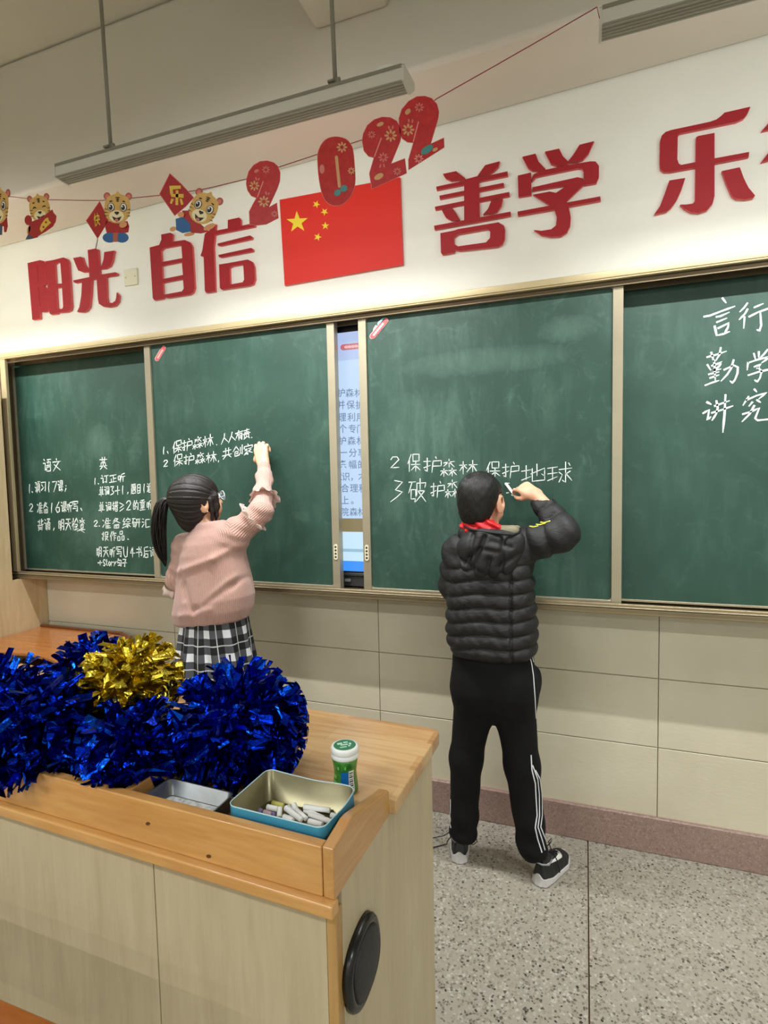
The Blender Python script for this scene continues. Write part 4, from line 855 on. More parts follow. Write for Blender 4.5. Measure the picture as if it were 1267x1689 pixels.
# chalk sticks in the tin
M_ck = {'w': simple('chalk_stick_white', (246, 245, 240), .9, bump=.1), 'y': simple('chalk_stick_yellow', (226, 220, 120), .9), 'p': simple('chalk_stick_pink', (222, 190, 200), .9), 'v': simple('chalk_stick_violet', (150, 140, 190), .9)}
def chalk(a, c, col, label, group=None, r=.0049, n=14):
    A, B_ = Vector(tuple(map(float, a))), Vector(tuple(map(float, c))); d = (B_ - A).normalized()
    b = MB(); b.tube([A, A + d * .0006, A + (B_ - A) * .5, B_ - d * .0006, B_], [r * .8, r, r * .985, r * .96, r * .8], n)
    o = b.build('chalk_stick', M_ck[col], None, True); tag(o, label, 'chalk', group); return o
oc, sc_ = (360, 1250), 5.068
def cpt(q, z): P = onZ(oc[0] + q[0] / sc_, oc[1] + q[1] / sc_, z); return P
CK = [((715, 408), (935, 440), 'w', .8735, .8735, 'long white chalk lying across the back right of the tin'), ((722, 438), (880, 505), 'w', .8665, .8665, 'white chalk lying behind the middle of the pile, end towards the long one'), ((760, 470), (960, 540), 'w', .8665, .8665, 'white chalk reaching towards the right wall of the tin'),
      ((940, 478), (1010, 492), 'w', .8665, .8665, 'short white chalk against the right wall of the tin'), ((560, 415), (700, 520), 'w', .878, .870, 'white chalk slanting down in the middle of the tin'), ((640, 425), (735, 510), 'w', .8665, .8665, 'white chalk in the middle of the pile, right of the slanting one'),
      ((628, 380), (655, 440), 'w', .876, .8665, 'white chalk end sticking up in the middle of the pile'), ((515, 412), (510, 492), 'w', .876, .8665, 'short white chalk pointing at the viewer left of the middle'), ((408, 410), (495, 428), 'w', .876, .876, 'stubby white chalk lying highest at the left of the pile'),
      ((452, 376), (545, 402), 'y', .8665, .8665, 'yellow chalk at the back of the pile in the tin'), ((378, 455), (448, 462), 'p', .8665, .8665, 'pinkish chalk stub at the left of the pile'), ((450, 430), (475, 470), 'v', .8665, .8665, 'violet chalk stub half hidden in the pile'),
      ((545, 490), (600, 512), 'w', .8665, .8665, 'stubby white chalk lying on top at the left of the pile'), ((755, 528), (870, 560), 'w', .8665, .8665, 'white chalk nearest the front right corner of the tin'), ((580, 500), (625, 525), 'w', .8665, .8665, 'small white chalk bit at the front edge of the pile left of centre'), ((590, 405), (620, 470), 'w', .8665, .8665, 'small white chalk bit at the front edge of the pile at its centre'), ((340, 440), (362, 448), 'v', .8665, .8665, 'tiny bluish chalk crumb at the far left of the pile')]
for a, c, col, za, zb_, lab in CK:
    chalk(cpt(a, za), cpt(c, zb_), col, lab or 'plain white chalk stick lying in the pile in the blue tin', 'white chalk pile in the tin' if not lab else None, .0044)
# metal tray
tr = thing('metal_tray', L2W((-.30, -.41, ZT)), 'dull grey metal tray with chalk dust between the divider and the blue tin', 'tray')
def RR(x0, x1, y0, y1, z, r): return [L2W((x, y, z)) for x, y in rrect(x0, x1, y0, y1, r)]
M_tray = simple('tray_metal', (150, 152, 150), .35, .8, noise=.15, nscale=20)
ring_solid('pan', [RR(-.371, -.237, -.452, -.392, ZT + .002, .01), RR(-.374, -.234, -.455, -.389, .890, .012), RR(-.376, -.232, -.457, -.387, .891, .012), RR(-.3725, -.2355, -.4535, -.3905, .8905, .011), RR(-.369, -.239, -.450, -.394, ZT + .004, .009)], [M_tray], [0] * 5, tr)
t_ = NT('chalk_dust'); t_.set(Roughness=.95); n_ = t_.noise(t_.obj(), 60, 5, .7); t_.col(t_.ramp(n_.outputs[0], [(.32, srgb(176, 176, 172)), (.55, srgb(238, 237, 232))])); t_.bump(n_.outputs[0], .6, .004)
ring_solid('dust_layer', [RR(-.366, -.242, -.447, -.397, ZT + .005, .009), RR(-.360, -.248, -.442, -.402, ZT + .0085, .009)], [t_.m], [0, 0], tr)['kind'] = 'stuff'
# gum bottle
gx, gy, _ = L2W((-.083, -.270, 0)); gum = thing('gum_bottle', (gx, gy, ZT), 'small green plastic bottle with white lid standing behind the blue tin', 'bottle')
def gum_mat():
    t = NT('gum_label'); t.set(Roughness=.25, Coat_Weight=.4); tc = t.n('ShaderNodeTexCoord'); sp_ = t.n('ShaderNodeSeparateXYZ'); t.l(tc.outputs['Object'], sp_.inputs[0])
    n = t.noise(t.obj(), 60, 3); t.col(t.ramp(n.outputs[0], [(.35, srgb(28, 104, 40)), (.7, srgb(84, 158, 62))])); return t.m
b = MB(); b.lathe([(0, .0005), (.0205, .0005), (.0225, .003), (.0222, .012), (.0205, .028), (.0198, .038), (.0212, .050), (.0228, .060), (.0228, .064), (.0, .064)], (gx, gy, ZT), 40); b.build('bottle_body', gum_mat(), gum, True)
b = MB(); b.lathe([(0, .0642), (.0242, .0642), (.0248, .066), (.0248, .072), (.0242, .0728), (.0248, .0735), (.0248, .081), (.0236, .0838), (.0205, .0842), (0, .0842)], (gx, gy, ZT), 40); lid = b.build('lid', simple('lid_white', (240, 240, 234), .3), gum, True)
b = MB(); b.lathe([(0, .0842), (.0198, .0842), (.0196, .0846), (0, .0846)], (gx, gy, ZT), 36); b.build('lid_label', simple('lid_green', (26, 122, 72), .3), lid)
M_pg = simple('lid_print', (196, 232, 212), .4)
for (u, v, w_, h_) in ((-.008, .006, .009, .006), (.003, .008, .008, .0045), (-.001, .000, .013, .004), (.010, .001, .004, .006), (-.004, -.008, .012, .003), (.007, -.006, .004, .004)):
    b = MB(); a = math.radians(35); l = [(gx + (u + i * w_ / 2) * math.cos(a) - (v + j * h_ / 2) * math.sin(a), gy + (u + i * w_ / 2) * math.sin(a) + (v + j * h_ / 2) * math.cos(a), ZT + .0846) for i, j in ((-1, -1), (1, -1), (1, 1), (-1, 1))]; b.prism([l], (0, 0, .0003)); b.build('lid_print', M_pg, lid)
def prof_r(z):
    pr = [(0.003, .0225), (.012, .0222), (.028, .0205), (.038, .0198), (.050, .0212), (.060, .0228)]
    return float(np.interp(z, [p[0] for p in pr], [p[1] for p in pr]))
def wrap(name, a0, a1, z0, z1, m, off=.0003, parent=gum):
    v = []; f = []; na = 8; nz = 8
    for i in range(nz + 1):
        z = z0 + (z1 - z0) * i / nz
        for j in range(na + 1):
            a = math.radians(a0 + (a1 - a0) * j / na); r = prof_r(z) + off; v.append((gx + r * math.cos(a), gy + r * math.sin(a), ZT + z))
    for i in range(nz):
        for j in range(na): q = i * (na + 1) + j; f.append((q, q + 1, q + na + 2, q + na + 1))
    return mesh_obj(name, v, f, m, parent, True)
wrap('blue_print', -88, -52, .004, .044, simple('gum_blue', (20, 104, 176), .3))
bc = wrap('barcode', -50, -22, .008, .046, simple('barcode_white', (226, 226, 222), .4), .0005)
for k in range(9): wrap('barcode_bar', -47, -27, .011 + k * .0037, .011 + k * .0037 + (.0012 if k % 2 else .002), M_black, .0008, bc)
for (a0, a1, z0, z1) in ((-150, -112, .010, .026), (-140, -115, .030, .036), (-105, -95, .048, .054), (-70, -62, .049, .055)): wrap('light_print', a0, a1, z0, z1, simple('gum_lightgreen', (120, 186, 90), .35))
# ------------------------------------------------------------------ pompoms
def foil(name, c, rough=.2):
    t = NT(name); t.set(Roughness=rough, Metallic=1.0); t.col(c)
    n = t.noise(t.obj(), 55, 3, .6, .8); t.bump(n.outputs[0], .5, .006); return t.m
M_fb = foil('blue_foil', (0.0015, 0.015, 0.30, 1)); M_fb2 = foil('blue_foil_light', (0.004, 0.07, 0.60, 1)); M_fg = foil('gold_foil', (0.74, 0.58, 0.06, 1))
def podium_limit(q):
    """keeps a soft strip point outside the podium rails and the boxes standing on it"""
    dx, dy = q.x - PX, q.y - PY; x = dx * math.cos(PA) + dy * math.sin(PA); y = -dx * math.sin(PA) + dy * math.cos(PA); z = q.z
    if x > .02 or y > .02: return q
    z = max(z, ZT + .0015)
    if -.486 < y < -.452: z = max(z, .909)
    if y <= -.486 and z < .84: z = .84
    if -.41 < x < -.385 and y < -.34: z = max(z, .907)
    if -.384 < x < -.215 and -.4515 < y < -.384 and z < .93: y = -.384
    if -.215 <= x < -.005 and y < -.336 and z < 1.0: y = -.336
    return Vector((PX + x * math.cos(PA) - y * math.sin(PA), PY + x * math.sin(PA) + y * math.cos(PA), z))
def pompom(name, label, c, R, mats, n, seed, flat=(1, 1, 1), wd=.012, floor_z=None):
    r = random.Random(seed); c = Vector(c); t = thing(name, (c.x, c.y, floor_z or c.z), label, 'pompom')
    v = []; f = []; mi = []
    for k in range(n):
        z = r.uniform(-1, 1); a = r.uniform(0, 2 * math.pi); q = math.sqrt(1 - z * z); d = Vector((q * math.cos(a), q * math.sin(a), z))
        side = d.cross(Vector((r.gauss(0, 1), r.gauss(0, 1), r.gauss(0, 1)))).normalized(); up = d.cross(side)
        L = R * r.uniform(.86, 1.04); w = wd * r.uniform(.8, 1.5); ns = 7; base = len(v); bend = Vector((r.gauss(0, .30), r.gauss(0, .30), r.gauss(0, .22) - .10)); tw = r.uniform(-1.2, 1.2); ok = True
        for i in range(ns + 1):
            s = i / ns; rad = L * (.10 + .90 * s)
            p = d * rad + bend * (rad * s * s) + up * (r.uniform(-1, 1) * .0095 * (i % 2 * 2 - 1)) * (.3 + s)
            p = Vector((p.x * flat[0], p.y * flat[1], p.z * flat[2])); p += c
            sd = (side * math.cos(tw * s) + up * math.sin(tw * s)); ww = w * (.35 + .65 * min(1, s * 1.6)) / 2
            cr = up * r.uniform(-.006, .006)
            for sg in (-1, 0, 1):
                pp = p + sd * ww * sg + (cr if sg == 0 else Vector((0, 0, 0)))
                dq = pp - c
                if dq.length > R * 1.16: pp = c + dq * (R * 1.16 / dq.length)
                pp = podium_limit(pp)
                v.append(tuple(pp))
        m_ = r.choices(range(len(mats)), weights=[3] + [1] * (len(mats) - 1))[0]
        for i in range(ns):
            for j in range(2):
                q0 = base + i * 3 + j; f.append((q0, q0 + 1, q0 + 4, q0 + 3)); mi.append(m_)
    me = bpy.data.meshes.new('foil_strips'); me.from_pydata(v, [], f); me.update(); me.polygons.foreach_set('material_index', mi)
    o = link('foil_strips', me, mats, t); o['kind'] = 'stuff'
    b = MB(); b.lathe([(0, -.022), (.012, -.018), (.02, -.006), (.02, .006), (.012, .018), (0, .022)], tuple(c), 14); b.build('knot', mats[0], t, True)
    return t
PP = [('big blue foil pompom at the right end of the pile beside the blue tin', (-.312, -.270), .943, .118, 0, 1050, (1.10, .95, .95)),
      ('dark blue foil pompom in the middle of the pile in front of the gold one', (-.462, -.385), .930, .088, 0, 620, (1.15, 1, .95)),
      ('blue foil pompom cut off by the left edge of the photo', (-.800, -.420), .955, .116, 0, 760, (1.15, 1, .95)),
      ('blue foil pompom behind the left pompoms next to the curved desk', (-.730, -.235), .965, .100, 0, 640, (1.0, 1, 1.05)),
      ('dark blue foil pompom on the front rail at the left', (-.650, -.425), .950, .104, 0, 720, (1.15, 1, .95)),
      ('gold foil pompom on top of the blue ones', (-.572, -.282), 1.004, .092, 1, 760, (1.15, 1, .95))]
for k, (lab, (lx, ly), z, R, g, n, fl) in enumerate(PP):
    w = L2W((lx, ly, z)); pompom('pompom', lab, w, R, [M_fg] if g else [M_fb, M_fb2], n, 11 + k, fl, .0135, ZT)
# ------------------------------------------------------------------ figures: smooth solids blended on a grid, then surfaced
class Field:
    def __init__(s, lo, hi, h):
        s.lo = np.array(lo, float); s.h = h; n = np.ceil((np.array(hi) - s.lo) / h).astype(int) + 1
        s.ax = [s.lo[i] + h * np.arange(n[i]) for i in range(3)]; s.D = np.full(tuple(n), 1.0, np.float32)
    def win(s, lo, hi, m):
        sl = []
        for i in range(3):
            a = int(max(0, math.floor((lo[i] - m - s.lo[i]) / s.h))); b_ = int(min(len(s.ax[i]), math.ceil((hi[i] + m - s.lo[i]) / s.h) + 1)); sl.append(slice(a, max(a, b_)))
        sl = tuple(sl); X = s.ax[0][sl[0]][:, None, None]; Y = s.ax[1][sl[1]][None, :, None]; Z = s.ax[2][sl[2]][None, None, :]
        return sl, X, Y, Z
    def put(s, sl, d, k, op='u'):
        a = s.D[sl]
        if op == 'u':
            if k > 0: h = np.clip(.5 + .5 * (a - d) / k, 0, 1); r = a * (1 - h) + d * h - k * h * (1 - h)
            else: r = np.minimum(a, d)
        else:
            d = -d
            if k > 0: h = np.clip(.5 - .5 * (a - d) / k, 0, 1); r = a * (1 - h) + d * h + k * h * (1 - h)
            else: r = np.maximum(a, d)
        s.D[sl] = r
    def cap(s, a, b, ra, rb, k=.02, op='u', disp=None, pad=.0):
        a = np.array(a, float); b = np.array(b, float); m = max(ra, rb) + k + 3 * s.h + pad
        sl, X, Y, Z = s.win(np.minimum(a, b), np.maximum(a, b), m); ab = b - a; L2 = ab @ ab + 1e-12
        t = np.clip(((X - a[0]) * ab[0] + (Y - a[1]) * ab[1] + (Z - a[2]) * ab[2]) / L2, 0, 1)
        d = np.sqrt((X - a[0] - t * ab[0]) ** 2 + (Y - a[1] - t * ab[1]) ** 2 + (Z - a[2] - t * ab[2]) ** 2) - (ra + (rb - ra) * t)
        if disp is not None: d = d - disp(t, X, Y, Z)
        s.put(sl, d, k, op)
    def chain(s, pts, rs, k=.01, **kw):
        for i in range(len(pts) - 1): s.cap(pts[i], pts[i + 1], rs[i], rs[i + 1], k if i else kw.get('k0', k), **{a: v for a, v in kw.items() if a != 'k0'})
    def ell(s, c, r, R=None, k=.02, op='u', disp=None):
        c = np.array(c, float); r = np.array(r, float); m = max(r) + k + 3 * s.h; sl, X, Y, Z = s.win(c, c, m)
        x, y, z = X - c[0], Y - c[1], Z - c[2]
        if R is not None:  # columns of R = local axes in world
            x, y, z = (x * R[0, 0] + y * R[1, 0] + z * R[2, 0]), (x * R[0, 1] + y * R[1, 1] + z * R[2, 1]), (x * R[0, 2] + y * R[1, 2] + z * R[2, 2])
        k0 = np.sqrt((x / r[0]) ** 2 + (y / r[1]) ** 2 + (z / r[2]) ** 2); k1 = np.sqrt((x / r[0] ** 2) ** 2 + (y / r[1] ** 2) ** 2 + (z / r[2] ** 2) ** 2) + 1e-9
        d = np.maximum(k0 * (k0 - 1) / k1, -.2)
        if disp is not None: d = d - disp(X, Y, Z, x, y, z)
        s.put(sl, d, k, op)
    def stack(s, lv, k=.02, p=2.3, disp=None, shear=0.0, edge=.012):
        lv = sorted(lv); z = np.array([l[0] for l in lv]); cx = [l[1] for l in lv]; cy = [l[2] for l in lv]; rx = [l[3] for l in lv]; ry = [l[4] for l in lv]
        mx = max(rx) + .02; my = max(ry) + .02
        sl, X, Y, Z = s.win((min(cx) - mx, min(cy) - my, z[0]), (max(cx) + mx, max(cy) + my, z[-1]), k + 3 * s.h + abs(shear) * .25)
        xm = (min(cx) + max(cx)) / 2; ZZ = Z - (X - xm) * shear
        ip = lambda q: np.interp(ZZ, z, q)
        CX_, CY_, RX, RY = ip(cx), ip(cy), ip(rx), ip(ry)
        d = ((np.abs((X - CX_) / RX) ** p + np.abs((Y - CY_) / RY) ** p) ** (1 / p) - 1) * np.minimum(RX, RY)
        if disp is not None: d = d - disp(X, Y, ZZ)
        e = np.maximum(ZZ - z[-1], z[0] - ZZ) + 0 * d; h = np.clip(.5 - .5 * (d - e) / edge, 0, 1); d = d * (1 - h) + e * h + edge * h * (1 - h)
        s.put(sl, d, k)
    def surf(s, smooth=2):
        D = s.D; S_ = D < 0; ids = []; pos = []; quads_flip = []; ny, nz = D.shape[1], D.shape[2]
        for a in range(3):
            s0 = [slice(None)] * 3; s1 = [slice(None)] * 3; s0[a] = slice(0, -1); s1[a] = slice(1, None); s0 = tuple(s0); s1 = tuple(s1)
            idx = np.argwhere(S_[s0] != S_[s1])
            o1, o2 = [(1, 2), (2, 0), (0, 1)][a]
            idx = idx[(idx[:, o1] > 0) & (idx[:, o2] > 0) & (idx[:, o1] < D.shape[o1] - 1) & (idx[:, o2] < D.shape[o2] - 1)]
            i2 = idx.copy(); i2[:, a] += 1; d0 = D[tuple(idx.T)].astype(float); d1 = D[tuple(i2.T)].astype(float); t = d0 / (d0 - d1)
            p = idx.astype(float); p[:, a] += t
            q = []
            for u, v in ((0, 0), (-1, 0), (-1, -1), (0, -1)):
                c = idx.copy(); c[:, o1] += u; c[:, o2] += v; q.append((c[:, 0] * ny + c[:, 1]) * nz + c[:, 2])
            q = np.stack(q, 1); fl = d0 > 0; q[fl] = q[fl][:, ::-1]
            ids.append(q); pos.append(np.repeat(p[:, None, :], 4, 1))
        Q = np.concatenate(ids); Pp = np.concatenate(pos).reshape(-1, 3); u, inv = np.unique(Q.ravel(), return_inverse=True); cnt = np.bincount(inv)
        V = np.stack([np.bincount(inv, weights=Pp[:, i]) / cnt for i in range(3)], 1); F = inv.reshape(-1, 4)
        e = np.concatenate([F[:, [0, 1]], F[:, [1, 2]], F[:, [2, 3]], F[:, [3, 0]]]); e = np.concatenate([e, e[:, ::-1]]); dg = np.bincount(e[:, 0], minlength=len(V))
        for it in range(smooth):
            for lam in (.55, -.50) if smooth > 1 else (.5,):
                A = np.stack([np.bincount(e[:, 0], weights=V[e[:, 1], i], minlength=len(V)) for i in range(3)], 1) / dg[:, None]; V = V + lam * (A - V)
        a, b_, c = V[F[:, 0]], V[F[:, 1]], V[F[:, 2]]; vol = np.einsum('ij,ij->i', a, np.cross(b_, c)).sum() + np.einsum('ij,ij->i', a, np.cross(c, V[F[:, 3]])).sum()
        if vol < 0: F = F[:, ::-1]
        return V * s.h + s.lo, F
    def build(s, name, mat, parent, smooth=2, attr=None):
        V, F = s.surf(smooth); me = bpy.data.meshes.new(name)
        me.vertices.add(len(V)); me.vertices.foreach_set('co', V.astype(np.float32).ravel()); me.loops.add(len(F) * 4); me.loops.foreach_set('vertex_index', F.astype(np.int32).ravel())
        me.polygons.add(len(F)); me.polygons.foreach_set('loop_start', (np.arange(len(F)) * 4).astype(np.int32)); me.update(calc_edges=True)
        if attr:
            for nm, fn in attr.items():
                a = me.attributes.new(nm, 'FLOAT', 'POINT'); a.data.foreach_set('value', np.asarray(fn(V), np.float32))
        return link(name, me, mat, parent, True)
from mathutils.bvhtree import BVHTree
def bvh(*objs):
    bpy.context.view_layer.update()
    v = []; f = []
    for o in objs:
        n = len(v); v += [tuple(o.matrix_world @ q.co) for q in o.data.vertices]; f += [tuple(i + n for i in p.vertices) for p in o.data.polygons]
    return BVHTree.FromPolygons(v, f)
def hit(tree, x, y):
    v = Vector(tuple(map(float, ray(x, y)))).normalized(); h = tree.ray_cast(Vector(tuple(map(float, CAMC))), v); return (h[0], h[1] if h[1].dot(v) < 0 else -h[1]) if h[0] is not None else None
def band(name, tree, px, w, mat, parent, off=.0012, sub=6):
    """a strip sewn on a surface along photo points; w in metres (number or list)"""
    q = []
    ws = w if isinstance(w, (list, tuple)) else [w] * len(px)
    for i in range(len(px) - 1):
        for k in range(sub): t = k / sub; q.append((px[i][0] * (1 - t) + px[i + 1][0] * t, px[i][1] * (1 - t) + px[i + 1][1] * t, ws[i] * (1 - t) + ws[i + 1] * t))
    q.append((*px[-1], ws[-1])); H = [(hit(tree, a, b_), w_) for a, b_, w_ in q]; H = [(h[0], h[1], w_) for h, w_ in H if h]
    if len(H) < 2: return None
    v = []; f = []
    for i, (p, n, w_) in enumerate(H):
        d = (H[min(i + 1, len(H) - 1)][0] - H[max(i - 1, 0)][0]).normalized(); s_ = d.cross(n).normalized()
        for sg, up in ((-1, off * .3), (-.8, off), (.8, off), (1, off * .3)): v.append(tuple(p + n * up + s_ * sg * w_ / 2))
    for i in range(len(H) - 1):
        for j in range(3): f.append((i * 4 + j, i * 4 + j + 1, i * 4 + j + 5, i * 4 + j + 4))
    return mesh_obj(name, v, f, mat, parent, True)
def Rot(yaw, pitch=0, roll=0):
    """local frame: y = facing, z = up, x = right; yaw clockwise from +Y seen from above, pitch up, roll to the right, degrees"""
    y, p, r = (math.radians(q) for q in (yaw, pitch, roll))
    Rz = np.array([[math.cos(y), math.sin(y), 0], [-math.sin(y), math.cos(y), 0], [0, 0, 1]])
    Rx = np.array([[1, 0, 0], [0, math.cos(p), -math.sin(p)], [0, math.sin(p), math.cos(p)]])
    Ry = np.array([[math.cos(r), 0, math.sin(r)], [0, 1, 0], [-math.sin(r), 0, math.cos(r)]])
    return Rz @ Rx @ Ry
def skin_mat(name, c, c2):
    t = NT(name); t.set(Roughness=.5, Subsurface_Weight=.12, Subsurface_Scale=.01); t.b.inputs['Subsurface Radius'].default_value = (1.0, .35, .2)
    n = t.noise(t.obj(), 14, 3); t.col(t.ramp(n.outputs[0], [(.35, srgb(*c)), (.7, srgb(*c2))])); return t.m
def hair_mat(name, c1, c2):
    t = NT(name); t.set(Roughness=.38); a = t.n('ShaderNodeAttribute', attribute_name='strand'); cb_ = t.n('ShaderNodeCombineXYZ'); t.l(a.outputs['Fac'], cb_.inputs[0])
    a2 = t.n('ShaderNodeAttribute', attribute_name='along'); t.l(a2.outputs['Fac'], cb_.inputs[1])
    n = t.noise(cb_.outputs[0], 1.0, 5, .7); t.col(t.ramp(n.outputs[0], [(.35, srgb(*c1)), (.75, srgb(*c2))])); t.bump(n.outputs[0], .55, .004); return t.m
def head(F, c, R, sc=1.0, k=.012):
    W_ = lambda p: np.array(c) + R @ (np.array(p) * sc)
    E = lambda p, r, **kw: F.ell(W_(p), np.array(r) * sc, R, **kw)
    E((0, -.014, .018), (.071, .087, .076), k=.01); E((0, .020, -.030), (.058, .060, .070), k=.03); E((0, .052, -.084), (.024, .022, .018), k=.03)
    for sx in (-1, 1): E((sx * .034, .050, -.042), (.026, .026, .028), k=.02); E((sx * .030, .084, .002), (.016, .012, .010), k=.008, op='s')
    F.cap(W_((0, .078, -.004)), W_((0, .090, -.032)), .0055 * sc, .0095 * sc, .010)
    for sx in (-1, 1): E((sx * .008, .085, -.034), (.007, .007, .006), k=.005)
    E((0, .079, -.054), (.019, .008, .0055), k=.004); E((0, .078, -.063), (.016, .008, .0055), k=.004)
    for sx in (-1, 1):
        Re = R @ Rot(0, 0, 0)[:, :]; a = math.radians(-22 * sx); Rl = np.array([[math.cos(a), -math.sin(a), 0], [math.sin(a), math.cos(a), 0], [0, 0, 1]])
        F.ell(W_((sx * .078, -.014, -.012)), np.array((.0070, .020, .033)) * sc, R @ Rl, k=.006); F.ell(W_((sx * .083, -.009, -.004)), np.array((.006, .010, .016)) * sc, R @ Rl, k=.003, op='s')
        F.ell(W_((sx * .075, -.006, -.034)), np.array((.006, .008, .009)) * sc, R @ Rl, k=.006)
    return W_
def eyes(c, R, parent, sc=1.0):
    mw_ = simple('eye_white', (236, 232, 226), .2); mi_ = simple('iris_brown', (40, 24, 16), .15)
    for sx in (-1, 1):
        p = np.array(c) + R @ (np.array((sx * .030, .071, .001)) * sc); b = MB(); b.lathe([(0, -.0115)] + [(.0115 * math.cos(a), .0115 * math.sin(a)) for a in np.linspace(-1.4, 1.4, 9)] + [(0, .0115)], p, 16); e = b.build('eye', mw_, parent, True)
        q = np.array(c) + R @ (np.array((sx * .030, .0795, .001)) * sc); b = MB(); b.lathe([(0, -.0048)] + [(.0048 * math.cos(a), .0048 * math.sin(a)) for a in np.linspace(-1.4, 1.4, 7)] + [(0, .0048)], q, 12); b.build('iris', mi_, e, True)
        b = MB(); b.tube([np.array(c) + R @ (np.array((sx * x_, y_, z_)) * sc) for x_, y_, z_ in ((.018, .083, .018), (.030, .081, .022), (.043, .073, .019))], [.0012, .0024, .0010], 6); b.build('eyebrow', simple('eyebrow_hair', (40, 30, 26), .6), parent, True)
def hand(F, W_, f, n, sc=1.0, curl=((25, 70, 45),) * 4, thumb=((.9, .35, -.35), (.6, .8, -.35), (.3, .9, -.5)), side=1, spread=4, r=.0076):
    """right hand for side=1; f = wrist to knuckles, n = out of the back of the hand"""
    f = np.array(f, float); f /= np.linalg.norm(f); n = np.array(n, float); n -= f * (n @ f); n /= np.linalg.norm(n); s = np.cross(n, f) * side
    W_ = np.array(W_, float); pl_ = .066 * sc
    for o, e in ((.022, .0), (.008, .003), (-.007, .002), (-.020, -.003)):
        F.cap(W_ + s * o * .55 * sc - n * .002, W_ + f * (pl_ + e * sc) + s * o * sc, .0135 * sc, .0105 * sc, .012)
    F.cap(W_ + s * .012 * sc + f * .012 * sc - n * .004, W_ + f * pl_ * .6 + s * .022 * sc - n * .008 * sc, .013 * sc, .010 * sc, .012)
    tips = []
    for i, (o, e, L) in enumerate(((.023, .0, .92), (.0078, .004, 1.0), (-.0075, .002, .94), (-.0215, -.005, .76))):
        p = W_ + f * (pl_ + e * sc) + s * o * sc; a = 0; c = curl[i]; sp_ = math.radians((1.5 - i) * spread)
        for j, (ln, rr) in enumerate(((.030, 1.0), (.020, .92), (.017, .84))):
            a += math.radians(c[j]); d = (f * math.cos(sp_) + s * math.sin(sp_)) * math.cos(a) - n * math.sin(a)
            q = p + d * ln * L * sc; F.cap(p, q, r * rr * sc * (1.0 if i < 3 else .9), r * (rr - .07) * sc * (1.0 if i < 3 else .9), .0022); p = q
        tips.append(p)
    p = W_ + f * .018 * sc + s * .018 * sc - n * .006 * sc
    for j, (d, ln, rr) in enumerate(zip(thumb, (.030, .026, .021), (.0112, .0092, .0084))):
        v = s * d[0] + f * d[1] + n * d[2]; v /= np.linalg.norm(v); q = p + v * ln * sc; F.cap(p, q, rr * sc, rr * .9 * sc, .006 if j == 0 else .002); p = q
    return tips, p
P_ = lambda x, y, Y: onY(x, y, Y)
def rows(tab, Y):
    out = []
    for y, xl, xr, ry, dy in tab:
        a, c = P_(xl, y, Y + dy), P_(xr, y, Y + dy); out.append((float((a[2] + c[2]) / 2), float((a[0] + c[0]) / 2), Y + dy, float(abs(c[0] - a[0]) / 2), ry))
    return out
# ================================================================== the boy
boy = thing('person', (-.30, -.28, 0), 'person in a dark puffer jacket and black track trousers writing on the right sliding board', 'person')
M_skin = skin_mat('skin_boy', (214, 160, 128), (230, 180, 148))
HB = P_(794, 826, -.315); RB = Rot(14, -6, 0)
Fb = Field((-.50, -.45, .0), (.02, -.10, 1.45), .0035)
head(Fb, HB, RB, .97)
Fb.cap(HB + RB @ np.array((0, -.02, -.05)), P_(808, 900, -.30), .043, .050, .02)
sh = P_(808, 905, -.30); pel = P_(812, 1105, -.285)
Fb.cap(sh, pel, .075, .085, .03); Fb.cap(P_(770, 905, -.30), P_(850, 902, -.30), .045, .045, .03)
Wb = P_(884, 816, -.225); El = P_(931, 872, -.30)
Fb.chain([P_(856, 902, -.30), El, Wb], [.036, .031, .021], .015)
fdir = P_(856, 799, -.185) - Wb
tipsb, thb = hand(Fb, Wb, fdir, (.12, -.80, .55), .92, ((24, 48, 26), (42, 66, 44), (56, 78, 50), (62, 80, 55)), ((.55, .75, -.45), (.15, .95, -.45), (-.25, .9, -.5)), 1, 3)
Fb.chain([P_(766, 905, -.30), P_(748, 962, -.27), P_(785, 968, -.17)], [.036, .03, .021], .015)
hand(Fb, P_(788, 968, -.175), (1, .05, .05), (0, -1, .1), .92, ((20, 30, 20),) * 4, ((.6, .7, -.2), (.4, .9, -.2), (.3, .9, -.2)), 1)
for hip, kn, an in ((P_(782, 1125, -.285), P_(768, 1245, -.29), P_(765, 1375, -.275)), (P_(848, 1125, -.285), P_(858, 1255, -.285), P_(878, 1402, -.285))):
    Fb.chain([hip, kn, an], [.066, .046, .032], .03)
body_b = Fb.build('body', M_skin, boy); del Fb
eyes(HB, RB, boy, .97)
# hair
def hairline_b(l):
    z = np.interp(l[1], [-.11, -.05, -.038, -.022, .02, .06, .08], [-.088, -.084, -.040, .020, .028, .052, .072]); return z - l[2]
Fh = Field(HB - .13, HB + .13, .003); 
def loc_of(c, R, sc): return lambda X, Y, Z: [((X - c[0]) * R[0, i] + (Y - c[1]) * R[1, i] + (Z - c[2]) * R[2, i]) / sc for i in range(3)]
LB = loc_of(HB, RB, .97)
sl, X, Y, Z = Fh.win(HB - .12, HB + .12, 0); l = LB(X, Y, Z); rnb = np.random.default_rng(5)
def ellf(l, c, r):
    x, y, z = l[0] - c[0], l[1] - c[1], l[2] - c[2]; k0 = np.sqrt((x / r[0]) ** 2 + (y / r[1]) ** 2 + (z / r[2]) ** 2); k1 = np.sqrt((x / r[0] ** 2) ** 2 + (y / r[1] ** 2) ** 2 + (z / r[2] ** 2) ** 2) + 1e-9; return k0 * (k0 - 1) / k1
